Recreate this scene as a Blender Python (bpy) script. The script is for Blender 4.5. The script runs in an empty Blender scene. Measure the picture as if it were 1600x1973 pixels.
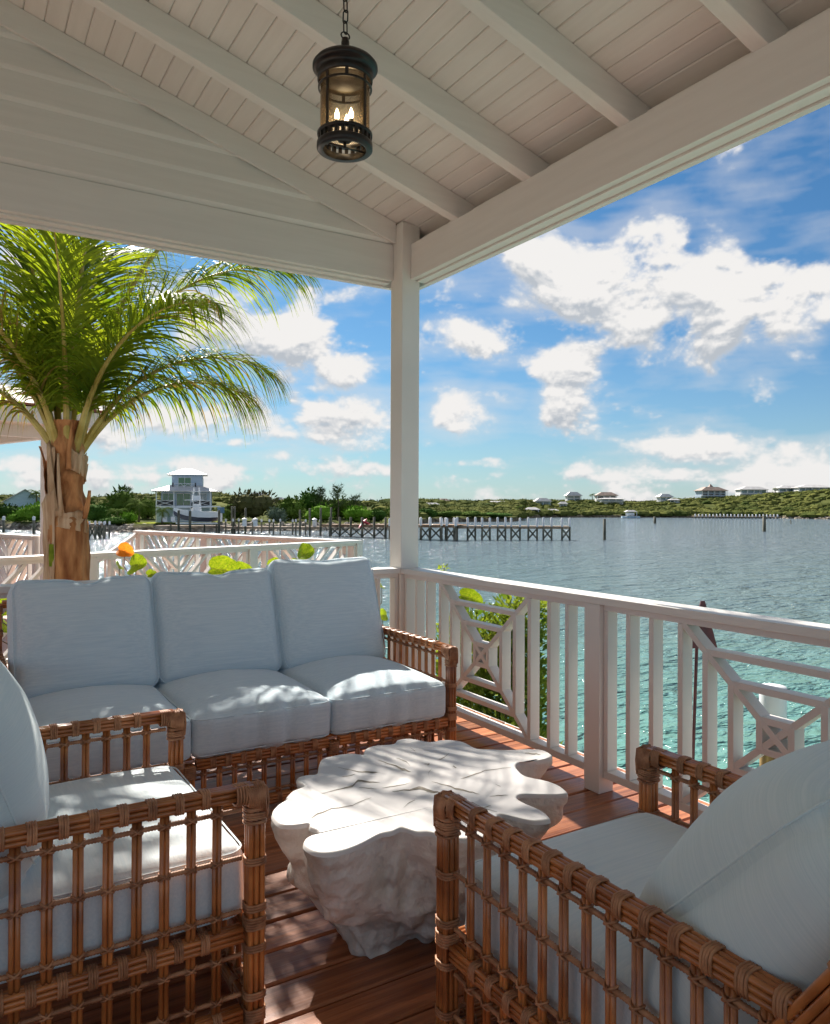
import bpy, math, random
import numpy as np
from mathutils import Vector, Matrix, Quaternion, noise as mnoise
PI = math.pi
rnd = random.Random(7)
C = bpy.context.scene
COL = C.collection

# ------------------------------------------------------------------ camera
FPX, CY = 1464.575, 964.756          # focal length and optical centre of the 1600 x 1973 photograph
CM = np.array([[0.85336144, -0.52130102, 0.00441633], [0.00676952, 0.00261007, -0.99997368], [0.52127577, 0.85336888, 0.00575629]])
EYE = Vector((0, 0, 1.338))
cam = bpy.data.cameras.new('camera'); camo = bpy.data.objects.new('camera', cam); COL.objects.link(camo)
cam.sensor_fit = 'HORIZONTAL'; cam.sensor_width = 36; cam.lens = FPX / 1600 * 36
cam.shift_y = -(986.5 - CY) / 1600
cam.clip_start = 0.05; cam.clip_end = 3000
mw = Matrix.Identity(4)
for i in range(3):
    mw[i][0] = CM[0][i]; mw[i][1] = -CM[1][i]; mw[i][2] = -CM[2][i]; mw[i][3] = EYE[i]
camo.matrix_world = mw
C.camera = camo

# ------------------------------------------------------------------ light
SUN_AZ, SUN_EL = math.radians(8.5), math.radians(39)
SKY_STRENGTH, SUN_STRENGTH, EXPOSURE = 0.055, 5.0, 1.12
S = Vector((math.sin(SUN_AZ) * math.cos(SUN_EL), math.cos(SUN_AZ) * math.cos(SUN_EL), math.sin(SUN_EL)))
sl = bpy.data.lights.new('sun', 'SUN'); sl.energy = SUN_STRENGTH; sl.angle = math.radians(0.5); sl.color = (1, .93, .84)
so = bpy.data.objects.new('sun', sl); COL.objects.link(so); so.rotation_euler = S.to_track_quat('Z', 'Y').to_euler()
C.view_settings.view_transform = 'Standard'; C.view_settings.look = 'None'
C.view_settings.gamma = 1; C.view_settings.use_curve_mapping = False
C.view_settings.exposure = EXPOSURE
C.cycles.max_bounces = 10; C.cycles.diffuse_bounces = 6; C.cycles.glossy_bounces = 4
C.cycles.transparent_max_bounces = 8; C.cycles.use_denoising = True
C.cycles.sample_clamp_indirect = 8

def pxdir(x, y):
    v = np.array([(x - 800) / FPX, (y - CY) / FPX, 1.0])
    return CM.T @ v
def at(x, y, depth):
    d = pxdir(x, y)
    return Vector(d) * (depth / float(CM[2] @ d)) + EYE
def lf(l, d):
    "ground position from a sideways and a forward distance in metres"
    return (.8535 * l + .521 * d, -.521 * l + .8535 * d)

def vnoise3(P, seed):
    "value noise on an array of 3D points"
    rs = np.random.RandomState(seed); T = rs.rand(64, 64, 64).astype(np.float32)
    I = np.floor(P).astype(np.int32); F = (P - I).astype(np.float32); F = F * F * (3 - 2 * F); I &= 63; J = (I + 1) & 63
    x0, y0, z0 = I[..., 0], I[..., 1], I[..., 2]; x1, y1, z1 = J[..., 0], J[..., 1], J[..., 2]
    fx, fy, fz = F[..., 0], F[..., 1], F[..., 2]
    a = T[x0, y0, z0] * (1 - fx) + T[x1, y0, z0] * fx; b = T[x0, y1, z0] * (1 - fx) + T[x1, y1, z0] * fx
    c = T[x0, y0, z1] * (1 - fx) + T[x1, y0, z1] * fx; d = T[x0, y1, z1] * (1 - fx) + T[x1, y1, z1] * fx
    return (a * (1 - fy) + b * fy) * (1 - fz) + (c * (1 - fy) + d * fy) * fz

def cloud_image():
    W, H = 4096, 2048
    r0, r1 = H // 2 - 12, H // 2 + 700
    v = (np.arange(r0, r1) + .5) / H; u = (np.arange(W) + .5) / W
    el = ((v - .5) * PI)[:, None]; az = (-(u - .5) * 2 * PI)[None, :]
    D = np.stack([np.cos(el) * np.cos(az), np.cos(el) * np.sin(az), np.sin(el) + 0 * az], -1).astype(np.float32)
    wx = vnoise3(D * np.array([9, 9, 16], np.float32), 3) - .5; wy = vnoise3(D * np.array([9, 9, 16], np.float32) + 11, 4) - .5
    Q = D.copy(); Q[..., 0] += wx * .035; Q[..., 2] += wy * .03; Q[..., 1] += wy * .03
    Q[..., 2] *= 1.5
    fb = np.zeros(el.shape[:1] + az.shape[1:], np.float32); bil = fb.copy(); amp = .5; fr = 15.
    for o in range(6):
        n = vnoise3(Q * fr + 7.3 * o, 10 + o)
        fb += amp * (n - .5); bil += amp * (np.abs(2 * n - 1) - .45)
        amp *= .6; fr *= 2.07
    Qs = D * np.array([4, 4, 22], np.float32)
    st = np.zeros_like(fb); amp = .5; fr = 1.
    for o in range(5):
        st += amp * (vnoise3(Qs * fr + 3.1 * o + wx[..., None] * 2.5, 30 + o) - .5); amp *= .6; fr *= 2.1
    azw = np.arctan2(D[..., 0], D[..., 1]); elw = np.arcsin(np.clip(D[..., 2], -1, 1))   # azimuth from +Y towards +X
    def aze(x, y):
        d = pxdir(x, y); return math.atan2(d[0], d[1]), math.atan2(d[2], math.hypot(d[0], d[1]))
    blobs = [(1180, 570, 200, 85, 1.0), (1040, 500, 70, 50, .8), (1265, 480, 60, 60, .9), (1390, 575, 130, 95, 1.0), (1510, 600, 95, 75, .95),
             (940, 655, 100, 50, .9), (1100, 690, 70, 70, .8), (1095, 790, 62, 62, .9), (1190, 785, 60, 34, .6), (1330, 660, 130, 45, .7), (1150, 620, 120, 60, .6),
             (890, 795, 62, 48, .9), (965, 765, 55, 26, .65), (1468, 752, 42, 40, .75), (1500, 790, 55, 22, .5), (1380, 865, 120, 42, .95), (1530, 880, 130, 36, .8),
             (1130, 905, 90, 22, .8), (905, 893, 70, 12, .7), (560, 655, 120, 66, 1.0), (650, 710, 66, 45, .8), (450, 610, 130, 60, .75), (385, 800, 92, 46, .95),
             (480, 818, 65, 28, .7), (700, 815, 74, 52, .95), (630, 795, 60, 28, .7), (455, 853, 60, 11, .7), (520, 880, 50, 12, .7), (620, 903, 80, 24, .9),
             (25, 895, 70, 24, .9), (215, 860, 70, 26, .8), (100, 640, 170, 150, .7), (260, 905, 90, 20, .6), (740, 905, 90, 20, .7), (1290, 850, 50, 14, .6),
             (570, 765, 22, 22, .55), (826, 855, 16, 10, .6), (10, 760, 80, 50, .6)]
    g = np.zeros_like(fb)
    for x, y, rx, ry, w in blobs:
        a, e = aze(x, y); s = 1 / FPX
        ce = math.cos(math.atan((x - 800) * s))
        g = np.maximum(g, w * np.exp(-(((azw - a) / (rx * s * ce * ce * 1.1)) ** 2 + ((elw - e) / (ry * s * ce * 1.1)) ** 2) * .75))
    # the same kind of sky goes on outside the picture
    gen = np.clip(vnoise3(D * np.array([3.4, 3.4, 6.5], np.float32) + 5, 50) * 1.7 - .62, 0, 1)
    infr = np.exp(-np.clip(np.abs(azw - math.radians(31.4)) / math.radians(33), 0, 9) ** 6) * np.exp(-np.clip(elw / math.radians(33), 0, 9) ** 6)
    g = np.maximum(g, gen * (1 - infr))
    band = np.clip(1 - np.abs(elw - .035) / .05, 0, 1) * .70 + np.clip(1 - np.abs(elw) / .03, 0, 1) * .25
    g = np.maximum(g, band * (1 + st * 1.4))
    dens = g * 1.02 + fb * 1.55 + bil * .42 - .30
    a = np.clip(dens / .40, 0, 1); a = a * a * (3 - 2 * a)
    thin = np.clip(st * 1.5 + fb * .6 - .09 + .34 * np.clip(g * 2, 0, 1), 0, .5) * .75
    haze = np.exp(-np.clip(elw, 0, 2) / .10) * .5
    A = 1 - (1 - a) * (1 - thin) * (1 - haze)
    # brightness: each cumulus is lit from above and behind, its base greyer
    def shift(F, k):
        r = np.roll(F, -k, 0); r[-k:] = F[-k:]; return r
    fine = dens + .35 * bil
    L = .90 + 1.25 * (fine - shift(fine, 4)) + .55 * (dens - shift(dens, 14)) + .38 * (dens - shift(dens, 44)) - .10 * np.clip(dens, 0, 1)
    low = np.exp(-np.clip(elw, 0, 2) / .08)
    L = np.clip(L, .45, 1.02) * (1 - .08 * low)
    L = np.where(a > .02, L * a + (1 - a) * .80, .80)
    img = bpy.data.images.new('cloud_field', W, H, float_buffer=True)
    px = np.zeros((H, W, 4), np.float32); px[..., 3] = 1
    px[r0:r1, :, 0] = A; px[r0:r1, :, 1] = L
    px[r1:, :, 1] = .85; px[r1:, :, 0] = A[-1][None, :].mean(); px[:r0, :, 0] = A[0][None, :]; px[:r0, :, 1] = L[0][None, :]
    img.colorspace_settings.name = 'Non-Color'
    img.pixels.foreach_set(px.ravel()); img.update(); img.pack()
    return img

w = bpy.data.worlds.new('World'); C.world = w; w.use_nodes = True
nt = w.node_tree; nt.nodes.clear()
sky = nt.nodes.new('ShaderNodeTexSky'); sky.sky_type = 'NISHITA'; sky.sun_disc = False
sky.sun_elevation = SUN_EL; sky.sun_rotation = SUN_AZ; sky.air_density = 1.0; sky.dust_density = .4; sky.ozone_density = 2.2; sky.altitude = 0
env = nt.nodes.new('ShaderNodeTexEnvironment'); env.image = cloud_image(); env.interpolation = 'Linear'
sep = nt.nodes.new('ShaderNodeSeparateColor'); nt.links.new(env.outputs[0], sep.inputs[0])
ccol = nt.nodes.new('ShaderNodeMix'); ccol.data_type = 'RGBA'; ccol.inputs[6].default_value = (4.0, 4.35, 4.8, 1); ccol.inputs[7].default_value = (7.5, 7.35, 7.2, 1)
mr = nt.nodes.new('ShaderNodeMapRange'); mr.inputs[1].default_value = .42; mr.inputs[2].default_value = 1.0
nt.links.new(sep.outputs[1], mr.inputs[0]); nt.links.new(mr.outputs[0], ccol.inputs[0])
tint = nt.nodes.new('ShaderNodeMix'); tint.data_type = 'RGBA'; tint.blend_type = 'MULTIPLY'; tint.inputs[0].default_value = 1; tint.inputs[7].default_value = (.29, .575, .76, 1)
nt.links.new(sky.outputs[0], tint.inputs[6])
mx = nt.nodes.new('ShaderNodeMix'); mx.data_type = 'RGBA'
nt.links.new(sep.outputs[0], mx.inputs[0]); nt.links.new(tint.outputs[2], mx.inputs[6]); nt.links.new(ccol.outputs[2], mx.inputs[7])
bg = nt.nodes.new('ShaderNodeBackground'); bg.inputs[1].default_value = SKY_STRENGTH
out = nt.nodes.new('ShaderNodeOutputWorld'); nt.links.new(mx.outputs[2], bg.inputs[0]); nt.links.new(bg.outputs[0], out.inputs[0])
w.cycles.sampling_method = 'MANUAL'; w.cycles.sample_map_resolution = 1024

# ------------------------------------------------------------------ mesh helpers
class MB:
    def __init__(s): s.v = []; s.f = []; s.m = []; s.cur = 0
    def add(s, vs, fs):
        b = len(s.v); s.v.extend([tuple(p) for p in vs])
        for f in fs: s.f.append([b + i for i in f]); s.m.append(s.cur)
    def box(s, x0, x1, y0, y1, z0, z1):
        s.add([(x0, y0, z0), (x1, y0, z0), (x1, y1, z0), (x0, y1, z0), (x0, y0, z1), (x1, y0, z1), (x1, y1, z1), (x0, y1, z1)],
              [(0, 3, 2, 1), (4, 5, 6, 7), (0, 1, 5, 4), (1, 2, 6, 5), (2, 3, 7, 6), (3, 0, 4, 7)])
    def bar(s, a, b, wd, h, up=(0, 0, 1)):
        "a square bar from a to b, wd wide sideways, h along up"
        a = Vector(a); b = Vector(b); d = (b - a).normalized(); u = Vector(up); sd = d.cross(u)
        if sd.length < 1e-5: sd = d.cross(Vector((0, 1, 0)))
        sd.normalize(); u = sd.cross(d).normalized()
        sd = sd * (wd / 2); u = u * (h / 2)
        vs = [a - sd - u, a + sd - u, a + sd + u, a - sd + u, b - sd - u, b + sd - u, b + sd + u, b - sd + u]
        s.add(vs, [(0, 1, 2, 3), (7, 6, 5, 4), (0, 4, 5, 1), (1, 5, 6, 2), (2, 6, 7, 3), (3, 7, 4, 0)])
    def tube(s, path, r, n=8, closed=False, cap=True):
        P = [Vector(p) for p in path]; k = len(P)
        R = r if hasattr(r, '__len__') else [r] * k
        T = []
        for i in range(k):
            if closed: t = P[(i + 1) % k] - P[i - 1]
            else: t = P[min(i + 1, k - 1)] - P[max(i - 1, 0)]
            T.append(t.normalized() if t.length > 1e-9 else Vector((0, 0, 1)))
        ref = Vector((0, 0, 1)) if abs(T[0].z) < .9 else Vector((1, 0, 0))
        nrm = (ref - T[0] * ref.dot(T[0])).normalized(); vs = []
        for i in range(k):
            nrm = nrm - T[i] * nrm.dot(T[i])
            if nrm.length < 1e-6: nrm = Vector((1, 0, 0))
            nrm.normalize(); bn = T[i].cross(nrm)
            for j in range(n):
                a = 2 * PI * j / n; vs.append(P[i] + (nrm * math.cos(a) + bn * math.sin(a)) * R[i])
        fs = []
        for i in range(k if closed else k - 1):
            for j in range(n):
                a = i * n + j; b = i * n + (j + 1) % n; c = ((i + 1) % k) * n + (j + 1) % n; d = ((i + 1) % k) * n + j
                fs.append((a, b, c, d))
        if cap and not closed: fs += [tuple(reversed(range(n))), tuple(range((k - 1) * n, k * n))]
        s.add(vs, fs)
    def cyl(s, a, b, r, n=8): s.tube([a, b], r, n)
    def lathe(s, prof, n=24, c=(0, 0, 0), a0=0, a1=2 * PI):
        full = abs(a1 - a0 - 2 * PI) < 1e-6; m = n if full else n + 1; vs = []
        for r, z in prof:
            for j in range(m):
                a = a0 + (a1 - a0) * j / n; vs.append((c[0] + r * math.cos(a), c[1] + r * math.sin(a), c[2] + z))
        fs = []
        for i in range(len(prof) - 1):
            for j in range(n): fs.append((i * m + j, i * m + (j + 1) % m, (i + 1) * m + (j + 1) % m, (i + 1) * m + j))
        s.add(vs, fs)
    def quad(s, a, b, c, d): s.add([a, b, c, d], [(0, 1, 2, 3)])
    def prism(s, poly, vec):
        n = len(poly); P = [Vector(p) for p in poly]; V = Vector(vec)
        s.add(P + [p + V for p in P], [tuple(reversed(range(n))), tuple(range(n, 2 * n))] + [(i, (i + 1) % n, n + (i + 1) % n, n + i) for i in range(n)])
    def mesh(s, name, mats, smooth=False, bevel=0):
        me = bpy.data.meshes.new(name); me.from_pydata(s.v, [], s.f); me.validate()
        mats = mats if isinstance(mats, (list, tuple)) else [mats]
        for m in mats: me.materials.append(m)
        if len(mats) > 1: me.polygons.foreach_set('material_index', s.m[:len(me.polygons)])
        if smooth: me.polygons.foreach_set('use_smooth', [True] * len(me.polygons))
        me.update(); return me

def link(name, me, parent=None, loc=None, rotz=None):
    o = bpy.data.objects.new(name, me); COL.objects.link(o)
    if parent: o.parent = parent
    if loc is not None: o.location = loc
    if rotz is not None: o.rotation_euler = (0, 0, rotz)
    return o
def part(name, mb, mats, parent=None, smooth=False, loc=None, bevel=0):
    o = link(name, mb.mesh(name, mats, smooth), parent, loc)
    if bevel:
        b = o.modifiers.new('edge', 'BEVEL'); b.width = bevel; b.segments = 2; b.limit_method = 'ANGLE'
    return o
def tag(o, label, cat, group=None, kind=None):
    if label: o['label'] = label
    if cat: o['category'] = cat
    if group: o['group'] = group
    if kind: o['kind'] = kind
    return o
def thing(name, label, cat, loc=(0, 0, 0), rotz=0, group=None):
    o = bpy.data.objects.new(name, None); COL.objects.link(o); o.location = loc; o.rotation_euler = (0, 0, rotz); o.empty_display_size = .1
    return tag(o, label, cat, group)
def struct(o): o['kind'] = 'structure'; return o
def copy_tree(o, parent=None):
    c = o.copy(); COL.objects.link(c)
    if parent: c.parent = parent
    for ch in list(o.children): copy_tree(ch, c)
    return c

# ------------------------------------------------------------------ materials
def mat(name, col, rough=.6, spec=.5, metal=0, coat=0):
    m = bpy.data.materials.new(name); m.use_nodes = True; b = m.node_tree.nodes['Principled BSDF']
    b.inputs['Base Color'].default_value = (*col, 1); b.inputs['Roughness'].default_value = rough; b.inputs['Metallic'].default_value = metal
    b.inputs['Specular IOR Level'].default_value = spec; b.inputs['Coat Weight'].default_value = coat
    return m
def nodes(m): return m.node_tree.nodes, m.node_tree.links, m.node_tree.nodes['Principled BSDF']
def noisy(m, c1, c2, scale=(1, 1, 1), sc=5, detail=5, bump=0, bscale=None, bdist=.01, rand=0, lo=.35, hi=.65, coord='Object', rough=None):
    "colour noise between c1 and c2, a bump of its own, and a slight change from object to object"
    N, L, b = nodes(m)
    tc = N.new('ShaderNodeTexCoord'); mp = N.new('ShaderNodeMapping'); mp.inputs['Scale'].default_value = scale
    L.new(tc.outputs[coord], mp.inputs[0])
    oi = N.new('ShaderNodeObjectInfo')
    ad = N.new('ShaderNodeVectorMath'); ad.operation = 'ADD'; mu = N.new('ShaderNodeMath'); mu.operation = 'MULTIPLY'; mu.inputs[1].default_value = 37 if rand else 0
    L.new(oi.outputs['Random'], mu.inputs[0]); L.new(mp.outputs[0], ad.inputs[0]); L.new(mu.outputs[0], ad.inputs[1])
    n = N.new('ShaderNodeTexNoise'); n.inputs['Scale'].default_value = sc; n.inputs['Detail'].default_value = detail
    L.new(ad.outputs[0], n.inputs['Vector'])
    r = N.new('ShaderNodeValToRGB'); r.color_ramp.elements[0].position = lo; r.color_ramp.elements[1].position = hi
    r.color_ramp.elements[0].color = (*c1, 1); r.color_ramp.elements[1].color = (*c2, 1)
    L.new(n.outputs['Fac'], r.inputs[0]); last = r.outputs[0]
    if rand:
        hs = N.new('ShaderNodeHueSaturation'); m1 = N.new('ShaderNodeMapRange'); m1.inputs[3].default_value = 1 - rand; m1.inputs[4].default_value = 1 + rand
        L.new(oi.outputs['Random'], m1.inputs[0]); L.new(m1.outputs[0], hs.inputs['Value']); L.new(last, hs.inputs['Color']); last = hs.outputs[0]
    L.new(last, b.inputs['Base Color'])
    if rough:
        m2 = N.new('ShaderNodeMapRange'); m2.inputs[3].default_value = rough[0]; m2.inputs[4].default_value = rough[1]
        L.new(n.outputs['Fac'], m2.inputs[0]); L.new(m2.outputs[0], b.inputs['Roughness'])
    if bump:
        n2 = N.new('ShaderNodeTexNoise'); n2.inputs['Scale'].default_value = bscale or sc; n2.inputs['Detail'].default_value = detail
        L.new(ad.outputs[0], n2.inputs['Vector'])
        bp = N.new('ShaderNodeBump'); bp.inputs['Strength'].default_value = bump; bp.inputs['Distance'].default_value = bdist
        L.new(n2.outputs['Fac'], bp.inputs['Height']); L.new(bp.outputs[0], b.inputs['Normal'])
    return m

M = {}
M['paint'] = noisy(mat('white_paint', (.79, .75, .71), .42), (.68, .65, .61), (.73, .70, .66), (1, 1, 1), 1.6, 4, .18, 60, .0015, rand=.02)
M['paint_x'] = noisy(mat('white_wood_grain_x', (.79, .75, .71), .45), (.68, .645, .61), (.715, .68, .645), (1, 14, 14), 2.2, 6, .16, 9, .0015, rand=.02)
M['paint_y'] = noisy(mat('white_wood_grain_y', (.79, .75, .71), .45), (.68, .645, .61), (.715, .68, .645), (14, 1, 14), 2.2, 6, .14, 9, .0015, rand=.02)
M['gap'] = mat('dark_gap', (.02, .018, .015), .9)
# decking: reddish hardwood, grain along the boards, dark knots and weathered patches
def deckmat():
    m = noisy(mat('deck_wood', (.2, .07, .03), .38), (.19, .058, .022), (.50, .185, .075), (.9, 16, 16), 2.6, 8, .5, 7, .003, rand=.22, lo=.32, hi=.66, rough=(.22, .42))
    N, L, b = nodes(m)
    tc = N.new('ShaderNodeTexCoord'); n = N.new('ShaderNodeTexNoise'); n.inputs['Scale'].default_value = 3.2; n.inputs['Detail'].default_value = 6
    oi = N.new('ShaderNodeObjectInfo'); ad = N.new('ShaderNodeVectorMath'); mu = N.new('ShaderNodeMath'); mu.operation = 'MULTIPLY'; mu.inputs[1].default_value = 50
    L.new(oi.outputs['Random'], mu.inputs[0]); L.new(tc.outputs['Object'], ad.inputs[0]); L.new(mu.outputs[0], ad.inputs[1]); L.new(ad.outputs[0], n.inputs['Vector'])
    r = N.new('ShaderNodeValToRGB'); r.color_ramp.elements[0].position = .48; r.color_ramp.elements[1].position = .72
    src = b.inputs['Base Color'].links[0].from_socket
    mx = N.new('ShaderNodeMix'); mx.data_type = 'RGBA'; mx.inputs[7].default_value = (.33, .14, .085, 1)
    ml = N.new('ShaderNodeMath'); ml.operation = 'MULTIPLY'; ml.inputs[1].default_value = .55
    L.new(n.outputs['Fac'], r.inputs[0]); L.new(r.outputs[0], ml.inputs[0]); L.new(ml.outputs[0], mx.inputs[0]); L.new(src, mx.inputs[6]); L.new(mx.outputs[2], b.inputs['Base Color'])
    return m
M['deck'] = deckmat()
M['cane'] = noisy(mat('rattan_cane', (.25, .1, .04), .3, coat=.3), (.27, .08, .021), (.58, .21, .058), (1, 1, 1), 9, 5, .15, 40, .001, rand=.18)
M['core'] = mat('lashing_gap_shade', (.035, .014, .007), .8)  # dark colour stands in for shade in the gaps between lashing strands
M['bind'] = noisy(mat('rattan_binding', (.24, .12, .07), .55), (.26, .105, .045), (.50, .245, .12), (1, 1, 1), 30, 4, .3, 120, .001, rand=.12)
def fabric(name, c1, c2, sc=(3, 130, 130)):
    m = noisy(mat(name, c1, .92, .15), c1, c2, sc, 1.0, 5, .45, 1.3, .0022, rand=.01, lo=.3, hi=.7)
    b = nodes(m)[2]; b.inputs['Sheen Weight'].default_value = .25; b.inputs['Sheen Roughness'].default_value = .5
    return m
M['fabric'] = fabric('slub_fabric', (.54, .66, .73), (.65, .75, .80))
M['fabric2'] = fabric('slub_fabric_pale', (.61, .69, .72), (.71, .765, .775))
M['fabric3'] = fabric('slub_fabric_ribbed', (.56, .67, .69), (.645, .735, .745), (5, 5, 420))
M['iron'] = noisy(mat('black_iron', (.008, .006, .005), .32, .4, 0), (.005, .004, .0035), (.014, .010, .008), (1, 1, 1), 20, 3, .3, 60, .001)
def tablemat():
    m = noisy(mat('cast_white_root', (.7, .67, .64), .5), (.36, .32, .28), (.66, .62, .57), (1, 1, 1), 4.5, 8, 1.0, 12, .03, lo=.34, hi=.54)
    return m
M['table_side'] = tablemat()
M['table_top'] = noisy(mat('cast_white_top', (.74, .72, .70), .42), (.62, .595, .57), (.69, .665, .64), (1, 1, 1), 2.4, 6, .2, 30, .001)
M['crack'] = noisy(mat('grey_crack', (.2, .17, .13), .8), (.13, .11, .08), (.28, .25, .20), (1, 1, 1), 40, 3)
def leafmat(name, c1, c2, trans=.45, sc=3, tcol=None, rough=.45, rand=.15):
    m = noisy(mat(name, c1, rough, .06), c1, c2, (1, 1, 1), sc, 3, 0, rand=rand)
    N, L, b = nodes(m); o = N['Material Output']
    t = N.new('ShaderNodeBsdfTranslucent'); ms = N.new('ShaderNodeMixShader'); ms.inputs[0].default_value = trans
    src = b.inputs['Base Color'].links[0].from_socket
    g = N.new('ShaderNodeMix'); g.data_type = 'RGBA'; g.blend_type = 'MULTIPLY'; g.inputs[0].default_value = 1; g.inputs[7].default_value = (*(tcol or (1.6, 1.7, .6)), 1)
    L.new(src, g.inputs[6]); L.new(g.outputs[2], t.inputs[0]); L.new(b.outputs[0], ms.inputs[1]); L.new(t.outputs[0], ms.inputs[2]); L.new(ms.outputs[0], o.inputs[0])
    return m
M['frond'] = leafmat('palm_leaflet', (.075, .14, .012), (.23, .30, .035), .5, 2.5, (1.7, 1.5, .45))
M['frond_dry'] = leafmat('palm_leaflet_dry', (.20, .16, .045), (.33, .24, .08), .4, 4, (1.4, 1.2, .6))
M['rachis'] = noisy(mat('palm_rachis', (.4, .33, .08), .45), (.32, .24, .04), (.5, .42, .13), (1, 1, 1), 6, 3)
M['husk'] = noisy(mat('palm_husk', (.35, .2, .1), .85), (.19, .062, .015), (.52, .26, .105), (5, 5, 1.2), 2.6, 8, .8, 7, .02, lo=.34, hi=.66)
M['husk_pale'] = noisy(mat('palm_husk_pale', (.5, .38, .26), .85), (.32, .19, .10), (.54, .40, .27), (8, 8, 1), 3, 6, .6, 10, .01)
M['seagrape'] = leafmat('sea_grape_leaf', (.14, .24, .02), (.32, .40, .05), .48, 9, (1.5, 1.4, .35), .4)
M['orangeleaf'] = leafmat('orange_leaf', (.55, .14, .02), (.7, .28, .04), .5, 14, (1.5, 1.2, .6), .4)
M['shrubleaf'] = leafmat('shrub_leaf', (.07, .13, .02), (.26, .30, .07), .35, 5, (1.5, 1.5, .5), .35)
M['bark'] = noisy(mat('bark', (.12, .085, .06), .9), (.08, .055, .035), (.2, .15, .11), (1, 1, .3), 12, 4, .4, 20, .01)
def greens(name, a, b_, sc=.5):
    a = tuple(v * .8 for v in a); b_ = tuple(v * .9 for v in b_); return noisy(mat(name, a, 1.0, .03), a, b_, (1, 1, 1), sc, 4, 0, rand=.15, lo=.3, hi=.7)
M['bush_dark'] = greens('bush_dark', (.035, .085, .015), (.085, .16, .03))
M['bush_mid'] = greens('bush_mid', (.07, .13, .02), (.16, .22, .045))
M['bush_bright'] = greens('bush_bright', (.09, .21, .015), (.19, .33, .035))
M['bush_olive'] = greens('bush_olive', (.11, .12, .045), (.20, .19, .085))
M['bush_gray'] = greens('bush_gray', (.11, .15, .10), (.20, .25, .17))
M['hill'] = greens('hill_scrub', (.05, .075, .018), (.165, .17, .045), .16)
M['pine'] = greens('casuarina_needles', (.06, .10, .035), (.13, .17, .06))
def groundmat():
    m = noisy(mat('ground', (.12, .14, .04), 1., .02), (.045, .06, .016), (.13, .14, .045), (1, 1, 1), .12, 7, .5, .5, .3, lo=.35, hi=.65)
    N, L, b = nodes(m)
    src = b.inputs['Base Color'].links[0].from_socket
    ge = N.new('ShaderNodeNewGeometry'); sx = N.new('ShaderNodeSeparateXYZ'); L.new(ge.outputs['Position'], sx.inputs[0])
    mr = N.new('ShaderNodeMapRange'); mr.inputs[1].default_value = -2.1; mr.inputs[2].default_value = -1.5; L.new(sx.outputs[2], mr.inputs[0])
    n = N.new('ShaderNodeTexNoise'); n.inputs['Scale'].default_value = 1.3; n.inputs['Detail'].default_value = 6; L.new(ge.outputs['Position'], n.inputs['Vector'])
    r = N.new('ShaderNodeValToRGB'); r.color_ramp.elements[0].position = .35; r.color_ramp.elements[1].position = .65
    r.color_ramp.elements[0].color = (.06, .045, .03, 1); r.color_ramp.elements[1].color = (.28, .23, .16, 1); L.new(n.outputs[0], r.inputs[0])
    mx = N.new('ShaderNodeMix'); mx.data_type = 'RGBA'; L.new(mr.outputs[0], mx.inputs[0]); L.new(r.outputs[0], mx.inputs[6]); L.new(src, mx.inputs[7]); L.new(mx.outputs[2], b.inputs['Base Color'])
    return m
M['ground'] = groundmat()
M['bounce_sand'] = noisy(mat('ceiling_bounce_sand', (.5, .45, .37), .95, .1), (.42, .37, .29), (.60, .55, .46), (1, 1, 1), 1.2, 6, .4, 8, .02)  # pale sand made up for the unseen bank, to bounce light onto the ceiling
M['lawn'] = noisy(mat('lawn', (.25, .3, .05), 1., .02), (.20, .26, .03), (.36, .38, .06), (1, 1, 1), .4, 5)
M['house_blue'] = noisy(mat('blue_siding', (.42, .52, .62), .6), (.38, .48, .58), (.47, .57, .66), (1, 1, 8), 1, 3)
M['house_lightblue'] = noisy(mat('light_blue_wall', (.45, .62, .72), .6), (.42, .58, .68), (.5, .66, .75), (1, 1, 5), 1, 3)
M['house_white'] = noisy(mat('white_wall', (.74, .74, .73), .6), (.68, .68, .67), (.78, .78, .77), (1, 1, 1), 1, 3)
M['metalroof'] = noisy(mat('pale_metal_roof', (.6, .58, .56), .45), (.52, .50, .48), (.66, .64, .62), (1, 1, 1), .6, 3)
M['darkroof'] = noisy(mat('brown_roof', (.28, .2, .16), .7), (.22, .15, .12), (.34, .25, .2), (1, 1, 1), .8, 3)
M['shingle'] = noisy(mat('red_brown_shingle', (.22, .08, .05), .7), (.14, .045, .028), (.34, .14, .09), (1, 1, 1), 6, 4, .3, 12, .01, rand=.25)
M['glass_green'] = mat('green_glass', (.03, .16, .07), .12, .8)
M['glass_teal'] = mat('teal_glass', (.10, .2, .24), .12, .8)
M['glass_dark'] = mat('dark_glass', (.03, .04, .05), .12, .8)
M['louvre'] = mat('white_louvre', (.72, .74, .76), .5)
M['black'] = mat('black_metal', (.02, .02, .025), .5)
M['pile'] = noisy(mat('weathered_pile', (.11, .10, .07), .85), (.05, .055, .035), (.20, .18, .13), (1, 1, .3), 2.5, 5, .4, 8, .02)
M['pile_new'] = noisy(mat('golden_pile', (.28, .16, .05), .7), (.16, .08, .018), (.40, .25, .09), (9, 9, .7), 2, 6, .4, 6, .01)
M['sleeve'] = noisy(mat('white_sleeve', (.72, .73, .72), .5), (.64, .66, .67), (.78, .78, .77), (1, 1, 1), 3, 3)
M['dockwood'] = noisy(mat('dock_wood', (.32, .24, .17), .85), (.20, .14, .09), (.42, .32, .23), (1, 1, 1), 1.2, 5)
M['dockwood_brown'] = noisy(mat('dock_wood_brown', (.24, .13, .07), .85), (.14, .075, .04), (.33, .2, .11), (1, 1, 1), 1.2, 5)
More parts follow.
